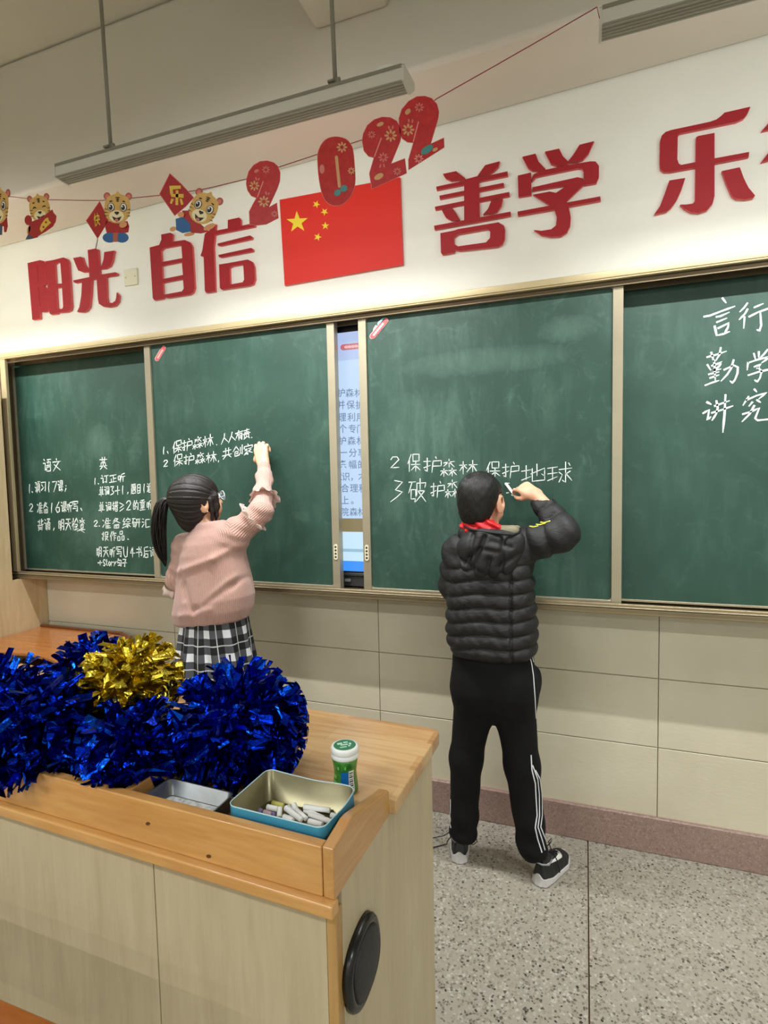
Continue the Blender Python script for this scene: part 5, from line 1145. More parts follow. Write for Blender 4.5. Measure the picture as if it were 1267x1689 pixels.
d = ellf(l, (0, -.015, .020), (.0775, .0945, .0835)) + .0012 * np.sin(l[0] * 170) * np.sin(l[1] * 150) * np.sin(l[2] * 160); d2 = ellf(l, (0, -.046, -.050), (.052, .042, .050)); hh = np.clip(.5 + .5 * (d - d2) / .045, 0, 1); d = d * (1 - hh) + d2 * hh - .045 * hh * (1 - hh); e = hairline_b(l); kk = .010; h = np.clip(.5 - .5 * (d - e) / kk, 0, 1); d = d * (1 - h) + e * h + kk * h * (1 - h); Fh.put(sl, d, 0)
def st_attr(c, R, axis_pt, ks, ka):
    """strand coordinates: angle around the whorl axis and distance along it"""
    a = np.array(axis_pt, float); a /= np.linalg.norm(a); u = np.cross(a, (0, 0, 1.0) if abs(a[2]) < .9 else (1.0, 0, 0)); u /= np.linalg.norm(u); w = np.cross(a, u)
    def f1(V): q = (V - c) @ R; return np.abs(np.arctan2(q @ w, q @ u)) * ks
    def f2(V): q = (V - c) @ R; return (q @ a) * ka
    return {'strand': f1, 'along': f2}
hair_b = Fh.build('hair', hair_mat('hair_black_short', (8, 7, 7), (30, 25, 22)), boy, 2, st_attr(HB, RB, (-.15, -.55, .8), 26, 60)); del Fh
# trousers
M_tr = NT('track_trousers'); M_tr.set(Roughness=.85, Sheen_Weight=.0); M_tr.b.inputs['Specular IOR Level'].default_value = .25; n_ = M_tr.noise(M_tr.obj(), 9, 3); M_tr.col(M_tr.ramp(n_.outputs[0], [(.3, srgb(9, 9, 10)), (.7, srgb(19, 18, 19))])); f_ = M_tr.noise(M_tr.obj(scale=(1, 1, 1)), 240, 2); M_tr.bump(f_.outputs[0], .2, .001); M_tr = M_tr.m
Ft = Field((-.49, -.45, .03), (-.05, -.13, .87), .004)
Ft.stack(rows([(1062, 750, 878, .095, 0), (1085, 748, 881, .102, 0), (1110, 748, 882, .106, 0), (1135, 751, 880, .104, 0), (1150, 758, 874, .090, 0)], -.285), .03, 2.4, None, 0.0, .03)
for cx in (784, 846): Ft.ell(P_(cx, 1135, -.330), (.066, .060, .080), None, .05)
Ft.ell(P_(885, 1118, -.26), (.016, .03, .035), None, .02)
hpL, knL, anL = P_(785, 1140, -.285), P_(769, 1250, -.287), P_(765, 1368, -.268); hpR, knR, anR = P_(846, 1140, -.285), P_(861, 1262, -.283), P_(878, 1398, -.285)
def wr(amp, fr, ph): return lambda t, X, Y, Z: amp * np.sin(Z * fr + X * 18 + ph + 2.5 * np.sin(Z * 11)) * np.clip(t * 1.6 - .4, 0, 1)
Ft.cap(hpL, knL, .075, .056, .05); Ft.cap(knL, anL, .056, .051, .03, disp=wr(.0035, 70, 0))
Ft.cap(hpR, knR, .075, .058, .05); Ft.cap(knR, anR, .058, .051, .03, disp=wr(.0035, 64, 1.2))
def flat_cut(F, z): F.D[:, :, :max(0, int(round((z - F.lo[2]) / F.h)))] = 1.0
sl, X, Y, Z = Ft.win((-.5, -.5, .03), (-.3, -.1, .078), 0); Ft.D[sl] = np.maximum(Ft.D[sl], (.066 - Z) + 0 * X + 0 * Y)
sl, X, Y, Z = Ft.win((-.3, -.5, .03), (0, -.1, .078), 0); Ft.D[sl] = np.maximum(Ft.D[sl], (.058 - Z) + 0 * X + 0 * Y)
trous = Ft.build('trousers', M_tr, boy); del Ft
T_t = bvh(trous); M_strp = simple('white_stripe', (232, 232, 236), .7)
sp3 = [[(872, 1076), (877, 1095), (880, 1115), (882.5, 1150), (884, 1185)], [(876.5, 1075), (880, 1092)], [(880.5, 1074), (883, 1090)],
       [(876, 1245), (877.5, 1270), (883, 1292), (884.5, 1320), (886, 1345), (883, 1365), (887, 1384), (894, 1406)], [(878.5, 1262), (887, 1285), (889.5, 1310), (890, 1345), (887.5, 1364), (894, 1384), (899, 1402)], [(883, 1270), (890.5, 1284), (894, 1312), (894.5, 1345), (892, 1364), (899, 1382), (903, 1394)],
       [(743.5, 1318), (743, 1340), (741.5, 1352), (744, 1366)]]
for q in sp3: band('side_stripe', T_t, q, .0046, M_strp, trous)
# jacket
def jacket_mat():
    t = NT('puffer_fabric'); t.set(Roughness=.6); n = t.noise(t.obj(), 12, 4); t.col(t.ramp(n.outputs[0], [(.3, srgb(21, 20, 20)), (.7, srgb(30, 28, 28))]))
    m = t.noise(t.obj(scale=(1, 1, 1.6)), 42, 4, .6, .8); t.bump(m.outputs[0], .45, .006); return t.m
M_jk = jacket_mat(); M_piping = simple('jacket_piping', (18, 17, 17), .6)
Fj = Field((-.53, -.47, .74), (.05, -.12, 1.33), .004)
def puff(X, Y, Z):
    w = .007 * np.sin(13 * X + 2.0) + .004 * np.sin(31 * X + 9 * Y) + .05 * np.clip(-.33 - X, 0, 1) * 0
    q = .0105 * np.abs(np.sin(np.pi * (Z + w - .792 - .05 * (X + .3)) / .0455)) ** .55 - .004
    seam = -.007 * np.exp(-((X + .225 - .05 * (1.0 - Z) ** 2) / .004) ** 2) * (Y < -.30) * (Z < 1.12)
    return q * np.clip((1.16 - Z) / .05, .25, 1) + seam + .0022 * np.sin(60 * X + 30 * Z + 3 * np.sin(25 * X)) * np.sin(47 * Z + 11) + .0016 * np.sin(150 * X + 40 * Z) * np.sin(np.pi * (Z + w - .792 - .05 * (X + .3)) / .0455) ** 2 * np.sin(23 * X + 61 * Z)
Fj.stack(rows([(1079, 752, 876, .100, 0), (1066, 744, 883, .116, 0), (1045, 742, 885, .118, 0), (1015, 741, 884, .116, 0), (985, 742, 881, .114, 0), (955, 743, 878, .112, 0), (925, 746, 875, .108, 0), (900, 752, 869, .10, 0), (884, 762, 862, .088, 0), (874, 775, 850, .070, 0), (866, 785, 840, .055, 0)], -.30), .02, 2.5, puff)
slv = lambda per, a: (lambda t, X, Y, Z: a * (np.abs(np.sin(np.pi * t * per + .4)) ** .5 - .5) + .002 * np.sin(X * 90 + Z * 70))
Fj.cap(P_(852, 903, -.30), P_(926, 883, -.31), .060, .052, .03, disp=slv(2.6, .010), pad=.01)
Fj.cap(P_(930, 876, -.305), P_(893, 829, -.235), .050, .0335, .015, disp=slv(2.7, .009), pad=.01)
Fj.cap(P_(756, 908, -.30), P_(748, 962, -.285), .056, .048, .03, disp=slv(2.4, .009), pad=.01)
Fj.cap(P_(748, 964, -.28), P_(778, 972, -.185), .046, .036, .02, disp=slv(2.5, .008), pad=.01)
a_ = Wb; ax_ = P_(893, 829, -.235) - Wb; ax_ = ax_ / np.linalg.norm(ax_); Fj.cap(Wb - ax_ * .02, Wb + ax_ * .028, .026, .026, .004, op='s')
jk = Fj.build('jacket', M_jk, boy); del Fj
T_j = bvh(jk)
for q in ([(874, 868), (880, 869.5), (888, 867.5)], [(882, 864.5), (890, 866), (901, 863)], [(889, 861), (898, 862.5), (908, 859.5)]):
    band('yellow_stripe', T_j, q, .0048, simple('lime_stripe', (214, 218, 80), .5), jk, .002, 3)
# hood
Fo = Field((-.46, -.50, 1.02), (-.15, -.22, 1.30), .0035)
def hd(X, Y, Z, x, y, z):
    c = 0
    for (x0, z0, x1, z1, a) in ((780, 884, 772, 950, .009), (800, 886, 776, 952, .012), (792, 905, 764, 930, .007), (831, 884, 826, 948, .010), (808, 922, 803, 955, .009), (798, 906, 822, 910, .006), (822, 935, 855, 915, .007), (812, 893, 842, 903, .006), (760, 925, 795, 945, .006)):
        A, B_ = P_(x0, z0, -.42), P_(x1, z1, -.42); dx, dz = B_[0] - A[0], B_[2] - A[2]; t = np.clip(((X - A[0]) * dx + (Z - A[2]) * dz) / (dx * dx + dz * dz), 0, 1)
        c = c - a * np.exp(-((X - A[0] - t * dx) ** 2 + (Z - A[2] - t * dz) ** 2) / .0085 ** 2)
    return c + .003
Fo.ell(P_(808, 905, -.375), (.108, .062, .062), None, .01, disp=hd); Fo.ell(P_(805, 930, -.375), (.092, .060, .052), None, .02, disp=hd)
Fo.cap(P_(768, 880, -.33), P_(800, 886, -.395), .024, .024, .02, disp=lambda t, X, Y, Z: hd(X, Y, Z, 0, 0, 0)); Fo.cap(P_(800, 886, -.395), P_(852, 890, -.375), .024, .024, .02, disp=lambda t, X, Y, Z: hd(X, Y, Z, 0, 0, 0))
Fo.ell(P_(812, 868, -.345), (.055, .048, .022), None, .012, op='s')
hood = Fo.build('hood', M_jk, jk); del Fo
b = MB(); b.tube([P_(766, 868, -.36), P_(776, 873, -.395), P_(795, 876.5, -.418), P_(822, 880, -.420), P_(846, 882, -.410), P_(856, 879, -.385), P_(858, 872, -.35)], .0042, 8); b.build('hood_edge', M_piping, hood, smooth=True)
Fl = Field((-.36, -.45, 1.16), (-.16, -.22, 1.29), .003); Fl.cap(P_(812, 875, -.372), P_(846, 877, -.372), .020, .020, .01); Fl.cap(P_(846, 877, -.372), P_(853, 872, -.33), .018, .012, .01); Fl.build('hood_lining', simple('lining_olive', (128, 122, 96), .6, bump=.3, bscale=60, bdist=.004), hood); del Fl
# red scarf
Fs = Field((-.44, -.46, 1.14), (-.20, -.18, 1.32), .003)
rr_ = lambda t, X, Y, Z: .0035 * np.sin(X * 130 + Z * 210) 
ring = [P_(766, 866, -.335), P_(773, 866, -.365), P_(790, 864, -.385), P_(808, 866, -.388), P_(822, 871, -.375), P_(834, 876, -.34), P_(830, 878, -.27), P_(790, 876, -.25), P_(768, 870, -.29), P_(766, 866, -.335)]
Fs.chain(ring, [.013] * 10, .008, disp=rr_); Fs.chain([p + np.array((0, -.006, -.012)) for p in ring[1:5]], [.012] * 4, .004, disp=rr_)
Fs.cap(P_(770, 866, -.36), P_(790, 859, -.37), .008, .008, .006); Fs.cap(P_(790, 859, -.37), P_(812, 862, -.372), .008, .010, .006)
Fs.build('red_scarf', simple('scarf_red', (214, 26, 34), .45, bump=.2, bscale=40), boy); del Fs
# shoes
M_shb = simple('shoe_black', (30, 32, 34), .45, bump=.2, bscale=300); M_shw = simple('shoe_sole', (206, 202, 200), .5, noise=.08, nscale=60); M_lace = simple('lace_black', (14, 14, 15), .7); M_gry = simple('shoe_piping', (150, 150, 152), .6); M_sw = simple('swoosh_white', (232, 230, 226), .45)
def shoe(heel, yaw, name_label):
    R = Rot(yaw); c = np.array((heel[0], heel[1], 0.0)); Wf = lambda p: c + R @ np.array(p, float)
    lo = c + np.array((-.24, -.24, 0)); hi = c + np.array((.24, .24, .12)); out = []
    hw = lambda y: np.interp(y, [-.005, .01, .05, .10, .15, .19, .212], [.004, .027, .034, .036, .044, .032, .003])
    cxl = lambda y: np.interp(y, [0, .10, .21], [0, .002, -.006])
    for part in ('sole', 'upper'):
        F = Field(lo, hi, .003); sl, X, Y, Z = F.win(lo, hi, 0); l = loc_of(c, R, 1.0)(X, Y, Z); x, y, z = l
        w = hw(y) * (1 if part == 'upper' else .97); o = np.abs(x - cxl(y)) - w; o = np.maximum(o, np.maximum(-y + .0, y - .212)); 
        if part == 'sole':
            top = .019 + .016 * np.exp(-((y - .0) / .022) ** 2) * np.exp(-(x / .016) ** 2) + .010 * np.exp(-((y - .012) / .03) ** 2) + .004 * np.exp(-((y - .2) / .02) ** 2)
            flare = .003 * np.clip((.02 - z) / .02, 0, 1); d = np.maximum(o - flare + .003 * np.clip((z - .02) / .02, 0, 1), np.maximum(z - top, .001 - z + .010 * np.clip((y - .175) / .035, 0, 1)))
        else:
            top = np.interp(y, [0, .02, .05, .085, .11, .15, .19, .212], [.082, .078, .070, .074, .062, .045, .034, .02]); zz = np.clip((z - .018) / (top - .018 + 1e-6), 0, 1.2)
            d = np.maximum(o + .003 + .018 * zz ** 2.2, np.maximum(z - top, .012 - z)) + .0008 * np.sin(y * 200) * (z > .03)
        F.put(sl, d, 0); out.append((F, part))
    g = out[1][0].build('shoe', M_shb, boy, 2); tag(g); g['label'] = name_label; s_ = out[0][0].build('sole', M_shw, g, 2)
    b = MB(); b.tube([Wf(p) for p in ((-.022, .062, .074), (-.027, .03, .074), (-.015, .004, .083), (0, -.001, .086), (.015, .004, .083), (.027, .03, .074), (.022, .062, .074))], .0030, 8); b.build('collar_piping', M_gry, g, smooth=True)
    for k in range(4): y = .092 + k * .016; z = float(np.interp(y, [.085, .11, .15], [.074, .062, .046])) + .001; b = MB(); b.tube([Wf(p) for p in ((-.018, y, z - .006), (0, y + .003, z + .002), (.018, y, z - .006))], .002, 6); b.build('lace', M_lace, g, smooth=True)
    return g, Wf
shL, WL = shoe((-.428, -.300), -12, 'left shoe pointing at the wall'); shR, WR = shoe((-.150, -.322), 24, 'right shoe turned outward')
T_s = bvh(shR); so = lambda x, y: (720 + x / 5.279, 1360 + y / 5.279)
band('swoosh', T_s, [so(952, 352), so(1000, 328), so(1045, 300), so(1078, 268), so(1062, 238), so(1040, 220)], [.002, .006, .011, .016, .011, .003], M_sw, shR, .0012)
T_sl = bvh(shL)
b = MB(); b.tube([WR((.012, .085, .077)), P_(905, 1388, -.215), P_(909.5, 1382, -.21), P_(909, 1389, -.215), P_(903, 1395, -.225)], .002, 6); b.build('lace_loop', M_lace, shR, smooth=True)
b = MB(); b.tube([WR((.014, .090, .076)), WR((.034, .085, .055)), WR((.044, .075, .03))], .002, 6); b.build('lace_end', M_lace, shR, smooth=True)
for q in ([WL((-.018, .09, .072)), P_(739.5, 1374, -.25), P_(733, 1378, -.27), onZ(720, 1381, .004), onZ(700, 1384, .003)], [WL((-.012, .098, .068)), WL((-.045, .080, .030)), onZ(737, 1392, .004), onZ(722, 1396, .003), onZ(702, 1400, .003)], [WL((.018, .09, .072)), P_(784, 1377, -.25), P_(787, 1388, -.24), P_(781, 1393, -.24), P_(774, 1391, -.25)]):
    b = MB(); b.tube(q, .0018, 6); b.build('lace_end', M_lace, shL, smooth=True)
# chalk in his hand
tip = tipsb[0]; ca = np.array(P_(834.5, 797.5, -.117)); cz = (np.array(tip) + np.array(thb)) / 2; dd = (cz - ca) / np.linalg.norm(cz - ca)
o = chalk(ca, ca + dd * max(.045, float(np.linalg.norm(cz - ca)) + .012), 'w', 'white chalk stick held in the hand of the person in the dark jacket', None, .0048)
# ================================================================== the girl
girl = thing('person', (-1.38, -.42, 0), 'person with a ponytail in a pink knitted sweater and checked skirt at the board', 'person')
M_sking = skin_mat('skin_girl', (220, 168, 134), (238, 192, 156))
YGp = -.42
HG = P_(327, 824, YGp); RG = Rot(30, 10, 4)
Fg = Field((-1.66, -.58, .0), (-1.05, -.10, 1.64), .0035)
head(Fg, HG, RG, .97)
Fg.cap(HG + RG @ np.array((0, -.02, -.05)), P_(347, 890, YGp), .041, .046, .02)
Fg.cap(P_(347, 895, YGp), P_(352, 1040, YGp), .075, .080, .03); Fg.cap(P_(312, 898, YGp), P_(384, 888, YGp), .042, .042, .03)
Wg = P_(434, 764, -.205); Eg = P_(433, 838, -.36)
Fg.chain([P_(386, 878, YGp), Eg, Wg], [.034, .029, .0195], .015)
fg = P_(430, 738, -.180) - Wg
tipsg, thg = hand(Fg, Wg, fg, (.0, -1, .28), 1.06, ((16, 84, 55), (18, 88, 55), (24, 88, 55), (38, 80, 50)), ((.75, .65, -.35), (.25, .8, -.6), (-.2, .7, -.7)), 1, 2)
Fg.chain([P_(306, 898, YGp), P_(290, 962, -.43), P_(300, 985, -.30)], [.034, .028, .02], .015)
hand(Fg, P_(301, 986, -.295), (.3, 1, .2), (-.6, 0, 1), .9, ((15, 25, 20),) * 4, ((.6, .7, -.2), (.4, .9, -.2), (.3, .9, -.2)), -1)
gx0, gx1 = float(P_(330, 1060, YGp)[0]), float(P_(378, 1060, YGp)[0])
for x_ in (gx0, gx1): Fg.chain([(x_, YGp, .78), (x_, YGp - .01, .42), (x_, YGp + .0, .06)], [.07, .045, .03], .03)
body_g = Fg.build('body', M_sking, girl); del Fg
eyes(HG, RG, girl, .97)
# hair with ponytail
M_hg = hair_mat('hair_black_long', (10, 8, 8), (42, 32, 28))
Fh = Field(HG - .14, HG + .14, .003); sl, X, Y, Z = Fh.win(HG - .13, HG + .13, 0); l = loc_of(HG, RG, .97)(X, Y, Z)
d = ellf(l, (0, -.018, .018), (.0860, .1010, .0885)); d2 = ellf(l, (0, -.044, -.066), (.060, .048, .062)); hh = np.clip(.5 + .5 * (d - d2) / .05, 0, 1); d = d * (1 - hh) + d2 * hh - .05 * hh * (1 - hh)
z_ = np.interp(l[1], [-.12, -.08, -.04, -.01, .025, .05, .075, .09], [-.140, -.130, -.115, -.062, -.048, -.020, .020, .040]); e = z_ - l[2]
TIE = P_(284, 823, YGp - .045); tl = RG.T @ (TIE - HG); ta = tl / np.linalg.norm(tl); tu = np.cross(ta, (0, 0, 1.0)); tu /= np.linalg.norm(tu); tw_ = np.cross(ta, tu)
an_ = np.arctan2(l[0] * tw_[0] + l[1] * tw_[1] + l[2] * tw_[2], l[0] * tu[0] + l[1] * tu[1] + l[2] * tu[2])
d = d + .0011 * np.sin(an_ * 31) + .0009 * np.sin(an_ * 53 + 1) + .0006 * np.sin(an_ * 87 + 2)
h = np.clip(.5 - .5 * (d - e) / .014, 0, 1); d = d * (1 - h) + e * h + .014 * h * (1 - h); Fh.put(sl, d, 0)
Fh.chain([HG + RG @ np.array(q) for q in ((.066, .040, .010), (.067, .040, -.03), (.062, .036, -.065), (.056, .030, -.098))], [.016, .011, .006, .002], .015)
Fh.chain([HG + RG @ np.array(q) for q in ((.076, .016, .0), (.074, .016, -.04), (.068, .014, -.07), (.062, .012, -.105))], [.010, .0065, .0045, .0015], .012)
TIE = P_(284, 823, YGp - .045)
tl = RG.T @ (TIE - HG)
Fh.cap(HG + RG @ (tl * .75), TIE, .034, .014, .03)
hair_g = Fh.build('hair', M_hg, girl, 2, st_attr(HG, RG, tl, 22, 50)); del Fh
b = MB(); dT = np.array((-.85, -.25, .25)); dT /= np.linalg.norm(dT); rings_ = []
for k in range(3): b.tube([TIE + dT * (.002 + .004 * k) + np.array(q) * .014 for q in [(0.25 * math.cos(a), math.cos(a) * -.95, math.sin(a)) for a in np.linspace(0, 2 * math.pi, 13)]], .0035, 6, caps=False)
b.build('hair_tie', simple('hair_tie_pink', (240, 208, 206), .6), girl, smooth=True)
path = [TIE, P_(276, 822, YGp - .06), P_(268, 832, YGp - .07), P_(264, 850, YGp - .07), P_(262, 875, YGp - .065), P_(264, 900, YGp - .06), P_(268, 918, YGp - .058), P_(273, 931, YGp - .056)]
prad = [.010, .019, .026, .029, .031, .028, .020, .004]
rg = random.Random(3); b = MB()
def interp_path(t):
    f = t * (len(path) - 1); i = min(int(f), len(path) - 2); u = f - i
    p0, p1, p2, p3 = path[max(i - 1, 0)], path[i], path[i + 1], path[min(i + 2, len(path) - 1)]
    q = .5 * ((2 * p1) + (-p0 + p2) * u + (2 * p0 - 5 * p1 + 4 * p2 - p3) * u * u + (-p0 + 3 * p1 - 3 * p2 + p3) * u ** 3); return q, prad[i] * (1 - u) + prad[i + 1] * u
for k in range(150):
    a = rg.uniform(0, 2 * math.pi); rr = math.sqrt(rg.uniform(.1, 1.0)); L = rg.uniform(.72, 1.04) if k > 20 else 1.05; pts = []; rs = []
    for i in range(13):
        t = min(1.0, i / 12 * L); q, R_p = interp_path(t); aa = a + .5 * math.sin(t * 3 + k); off = np.array((math.cos(aa), math.sin(aa) * .85, .12 * math.sin(aa * 2))) * R_p * rr; pts.append(q + off + np.array((0, 0, -.012 * (i / 12 * L - t) * 12))); rs.append(.0030 * (1 - .75 * (i / 12) ** 2))
    b.tube(pts, rs, 5)
pt_ = b.build('ponytail', simple('ponytail_hair', (22, 17, 16), .38, noise=.5, nscale=120), girl, smooth=True, fix=False); pt_['kind'] = 'stuff'
# glasses and earring
M_gl_ = simple('glasses_frame', (196, 214, 226), .15); gl = None
WG = lambda p: HG + RG @ (np.array(p) * .97)
b = MB()
for sx in (-1, 1): b.tube([WG((sx * .032 + .0215 * math.cos(a), .094 - .004 * abs(math.cos(a)), .0 + .0185 * math.sin(a))) for a in np.linspace(0, 2 * math.pi, 21)], .0017, 6, caps=False)
b.tube([WG((-.011, .096, .004)), WG((0, .098, .006)), WG((.011, .096, .004))], .0015, 6)
for sx in (-1, 1): b.tube([WG((sx * .054, .090, .004)), WG((sx * .074, .080, .004)), WG((sx * .082, .03, .002)), WG((sx * .081, -.012, .004)), WG((sx * .079, -.026, -.012))], .0017, 6)
gl = b.build('glasses', M_gl_, girl, smooth=True)
for sx in (-1, 1):
    tg = NT('lens_glass'); tg.set(Roughness=.05, Alpha=.25); tg.col((.9, .95, 1, 1)); b = MB(); b.prism([[WG((sx * .032 + .020 * math.cos(a), .093, .017 * math.sin(a))) for a in np.linspace(0, 2 * math.pi, 19)[:-1]]], tuple(RG @ np.array((0, .0012, 0)))); b.build('lens', tg.m, gl)
b = MB(); q = WG((.083, -.004, -.040)); b.lathe([(0, -.0028), (.002, -.002), (.0028, 0), (.002, .002), (0, .0028)], q, 10); b.build('earring', simple('pearl', (244, 240, 232), .2), girl, True)
# skirt
def plaid():
    t = NT('plaid_cotton'); t.set(Roughness=.85); a = t.n('ShaderNodeAttribute', attribute_name='pu'); b_ = t.n('ShaderNodeAttribute', attribute_name='pv')
    def bands(s):
        f = t.math('FRACT', s); big = t.math('MULTIPLY', t.math('GREATER_THAN', f, .58), t.math('LESS_THAN', f, .92)); thin = t.math('MULTIPLY', t.math('GREATER_THAN', f, .235), t.math('LESS_THAN', f, .285)); return big, thin
    U, u = bands(a.outputs['Fac']); V, v = bands(b_.outputs['Fac'])
    s = t.math('MULTIPLY', t.math('ADD', U, V), .5); c = t.ramp(s, [(0, srgb(16, 16, 18)), (.5, srgb(78, 78, 82)), (1, srgb(226, 226, 228))], 'LINEAR')
    c = t.mix(t.math('MULTIPLY', t.math('MAXIMUM', u, v), .8), c, srgb(206, 206, 208)); t.col(c); n = t.noise(t.obj(), 300, 2); t.bump(n.outputs[0], .15, .001); return t.m
Fk = Field((-1.64, -.62, .40), (-1.10, -.24, 1.0), .004)
ctr = P_(354, 1040, YGp)
def pleat(X, Y, Z):
    a = np.arctan2(Y - YGp, X - ctr[0]); return .0055 * np.sin(a * 13 + 2 * np.sin(Z * 9)) * np.clip((.93 - Z) / .15, 0, 1.3)
zz = float(ctr[2]); cxk = float(ctr[0])
Fk.stack([(.46, cxk, YGp, .185, .165), (.60, cxk, YGp, .172, .150), (.74, cxk, YGp, .150, .130), (.84, cxk + .002, YGp, .138, .112), (.95, cxk + .006, YGp, .122, .095)], .01, 2.2, pleat)
skirt = Fk.build('skirt', plaid(), girl, 2, {'pu': lambda V: np.arctan2(V[:, 1] - YGp, V[:, 0] - cxk) * .145 / .085 + (V[:, 2] * .9), 'pv': lambda V: V[:, 2] / .088 + .15}); del Fk
# tights and shoes (hidden behind the podium)
M_ti = simple('tights_black', (24, 24, 28), .8); Fk = Field((-1.56, -.52, .03), (-1.24, -.30, .6), .004)
for x_ in (gx0, gx1): Fk.chain([(x_, YGp, .56), (x_, YGp - .01, .40), (x_, YGp, .05)], [.060, .050, .036], .02)
Fk.build('tights', M_ti, girl); del Fk
for x_, lab in ((gx0, 'left'), (gx1, 'right')):
    Fk = Field((x_ - .07, YGp - .09, 0), (x_ + .07, YGp + .17, .13), .004); Fk.cap((x_, YGp - .02, .04), (x_, YGp + .10, .034), .036, .032, .02); Fk.cap((x_, YGp - .01, .05), (x_, YGp, .10), .042, .042, .02)
    sl, X, Y, Z = Fk.win((x_ - .1, YGp - .2, -.1), (x_ + .1, YGp + .2, .2), 0); Fk.D[sl] = np.maximum(Fk.D[sl], .004 - Z + 0 * X + 0 * Y); Fk.build('shoe', M_shb, girl); del Fk
# sweater
def knit():
    t = NT('pink_knit'); t.set(Roughness=.9, Sheen_Weight=.25, Sheen_Roughness=.5); a = t.n('ShaderNodeAttribute', attribute_name='rib'); w = t.math('SINE', a.outputs['Fac']); n = t.noise(t.obj(), 240, 3)
    m = t.noise(t.obj(), 6, 3); base = t.ramp(m.outputs[0], [(.3, srgb(196, 152, 138)), (.7, srgb(208, 166, 151))])
    t.col(t.mix(t.math('MULTIPLY_ADD', w, .16, .16), base, srgb(166, 120, 106))); h_ = t.math('ADD', w, t.math('MULTIPLY', n.outputs[0], 1.2)); t.bump(h_, .5, .0022); return t.m
M_kn = knit()
Fw = Field((-1.68, -.60, .80), (-1.04, -.15, 1.56), .004)
def folds(X, Y, Z):
    c = 0
    for (x0, y0, x1, y1, a, s_) in ((288, 941, 350, 926, .007, .014), (350, 926, 405, 893, .007, .014), (325, 1008, 372, 975, -.006, .014), (372, 975, 409, 928, -.006, .013), (335, 1000, 378, 962, .005, .012), (305, 962, 322, 1008, -.004, .012), (383, 870, 400, 905, -.006, .010), (296, 940, 306, 985, -.005, .010), (300, 1012, 350, 1008, .004, .013)):
        A, B_ = P_(x0, y0, YGp - .1), P_(x1, y1, YGp - .1); dx, dz = B_[0] - A[0], B_[2] - A[2]; t = np.clip(((X - A[0]) * dx + (Z - A[2]) * dz) / (dx * dx + dz * dz), 0, 1)
        c = c + a * np.exp(-((X - A[0] - t * dx) ** 2 + (Z - A[2] - t * dz) ** 2) / s_ ** 2)
    return c * (Y < YGp + .03)
Fw.stack(rows([(1027, 302, 396, .094, 0), (1020, 297, 405, .110, 0), (1005, 295, 411, .118, 0), (985, 298, 413, .116, 0), (960, 301, 409, .108, 0), (935, 303, 403, .102, 0), (912, 304, 397, .098, 0), (895, 306, 391, .090, 0), (882, 313, 383, .078, 0), (872, 322, 374, .064, 0), (860, 330, 366, .054, 0)], YGp), .02, 2.3, folds, .10)
sw = lambda fr, a: (lambda t, X, Y, Z: a * np.sin(t * fr + X * 20) + .0015 * np.sin(Z * 150 + X * 60))
Fw.cap(P_(384, 884, YGp), P_(430, 846, -.372), .062, .043, .035, disp=sw(9, .003)); Fw.cap(P_(432, 842, -.370), P_(436, 786, -.245), .043, .033, .02, disp=sw(14, .0035)); Fw.cap(P_(436, 790, -.25), P_(435.5, 770, -.217), .0285, .0265, .006)
Fw.cap(P_(308, 902, YGp), P_(292, 955, -.43), .056, .040, .03, disp=sw(9, .003)); Fw.cap(P_(292, 957, -.43), P_(300, 981, -.33), .040, .034, .02)
ax_ = Wg - Eg; ax_ = ax_ / np.linalg.norm(ax_); Fw.cap(Wg - ax_ * .012, Wg + ax_ * .03, .0215, .0215, .002, op='s')
armA, armB, armC = P_(384, 884, YGp), P_(431, 843, -.371), P_(435.5, 770, -.217)
def ribf(V):
    body = np.arctan2(V[:, 1] - YGp, (V[:, 0] - cxk) * .8) * .13; out = body * 2 * math.pi / .0066; best = np.full(len(V), .066)
    for A, B_ in ((armA, armB), (armB, armC)):
        ab = B_ - A; t = np.clip(((V - A) @ ab) / (ab @ ab), 0, 1); q = V - A - t[:, None] * ab; dd_ = np.linalg.norm(q, axis=1); w1 = ab / np.linalg.norm(ab); u1 = np.cross(w1, (0, 1.0, 0)); u1 /= np.linalg.norm(u1); v1 = np.cross(w1, u1)
        ang = np.arctan2(q @ v1, q @ u1) * .040 * 2 * math.pi / .0066; m = (t > .12 if A is armA else np.ones(len(V), bool)) & (dd_ < best) & (V[:, 0] > armA[0] + .02); out[m] = ang[m]; best[m] = dd_[m]
    return out
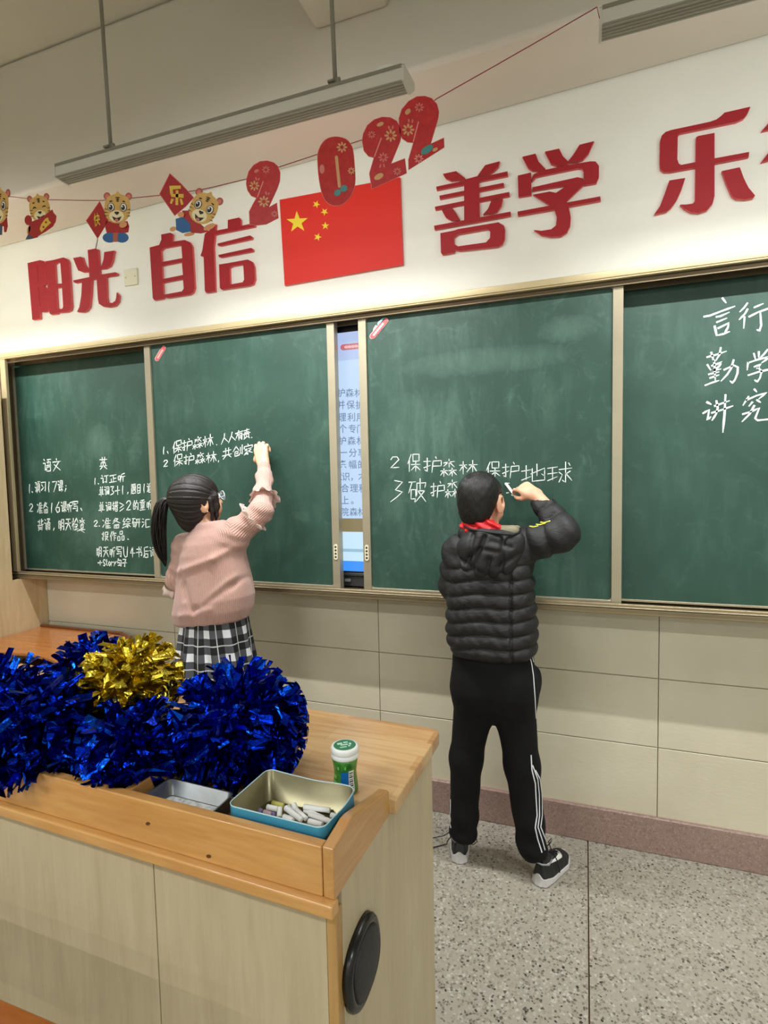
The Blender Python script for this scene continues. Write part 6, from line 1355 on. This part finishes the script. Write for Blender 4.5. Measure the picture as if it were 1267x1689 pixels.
swt = Fw.build('sweater', M_kn, girl, 2, {'rib': ribf}); del Fw
M_fr = simple('frill_cotton', (236, 210, 198), .85, bump=.2, bscale=120)
def frill(c, ax, r0, r1, ln, waves, seed, name='frill', squash=1.0, a0=0, a1=2 * math.pi):
    r = random.Random(seed); ax = np.array(ax, float); ax /= np.linalg.norm(ax); u = np.cross(ax, (0, 1.0, 0.01)); u /= np.linalg.norm(u); w = np.cross(ax, u); v = []; f = []; N = 72; ph = r.uniform(0, 6)
    for k in (0, 1):
        for i in range(N + 1):
            a = a0 + (a1 - a0) * i / N
            for j, (s_, rr, amp) in enumerate(((0, r0, 0), (.5, (r0 + r1) / 2 * 1.02, .5), (1, r1, 1))):
                wv = math.sin(a * waves + ph) + .5 * math.sin(a * waves * 1.7 + ph * 2); R_ = rr + amp * .005 * wv - k * .0012; v.append(c + ax * (s_ * ln + amp * .004 * math.cos(a * waves * 1.3 + ph)) + (u * math.cos(a) + w * math.sin(a) * squash) * R_)
    M_ = (N + 1) * 3
    for k in (0, 1):
        for i in range(N):
            for j in range(2): q = k * M_ + i * 3 + j; t = (q, q + 1, q + 4, q + 3); f.append(t if k == 0 else t[::-1])
    for i in range(N): q = i * 3 + 2; f.append((q, q + M_, q + 3 + M_, q + 3))
    return mesh_obj(name, v, f, M_fr, swt, True)
ua = armB - armA; fa = armC - armB
frill(P_(437, 818, -.318), -fa, .036, .058, .016, 7, 1); frill(P_(414, 856, -.39), ua * 1.0, .053, .066, .012, 8, 5)
frill(P_(288, 966, -.42), P_(288, 985, -.40) - P_(290, 955, -.43), .038, .044, .030, 7, 8); frill(P_(400, 951, -.36), (1, .25, 0), .012, .020, .018, 5, 9)
# chalk in her hand
ca = np.array(P_(420.5, 741, -.117)); cz = (np.array(tipsg[0]) + np.array(thg)) / 2; dd = (cz - ca) / np.linalg.norm(cz - ca)
chalk(ca, ca + dd * max(.040, float(np.linalg.norm(cz - ca)) + .008), 'w', 'white chalk stick held in the raised hand of the person in the pink sweater', None, .0046)
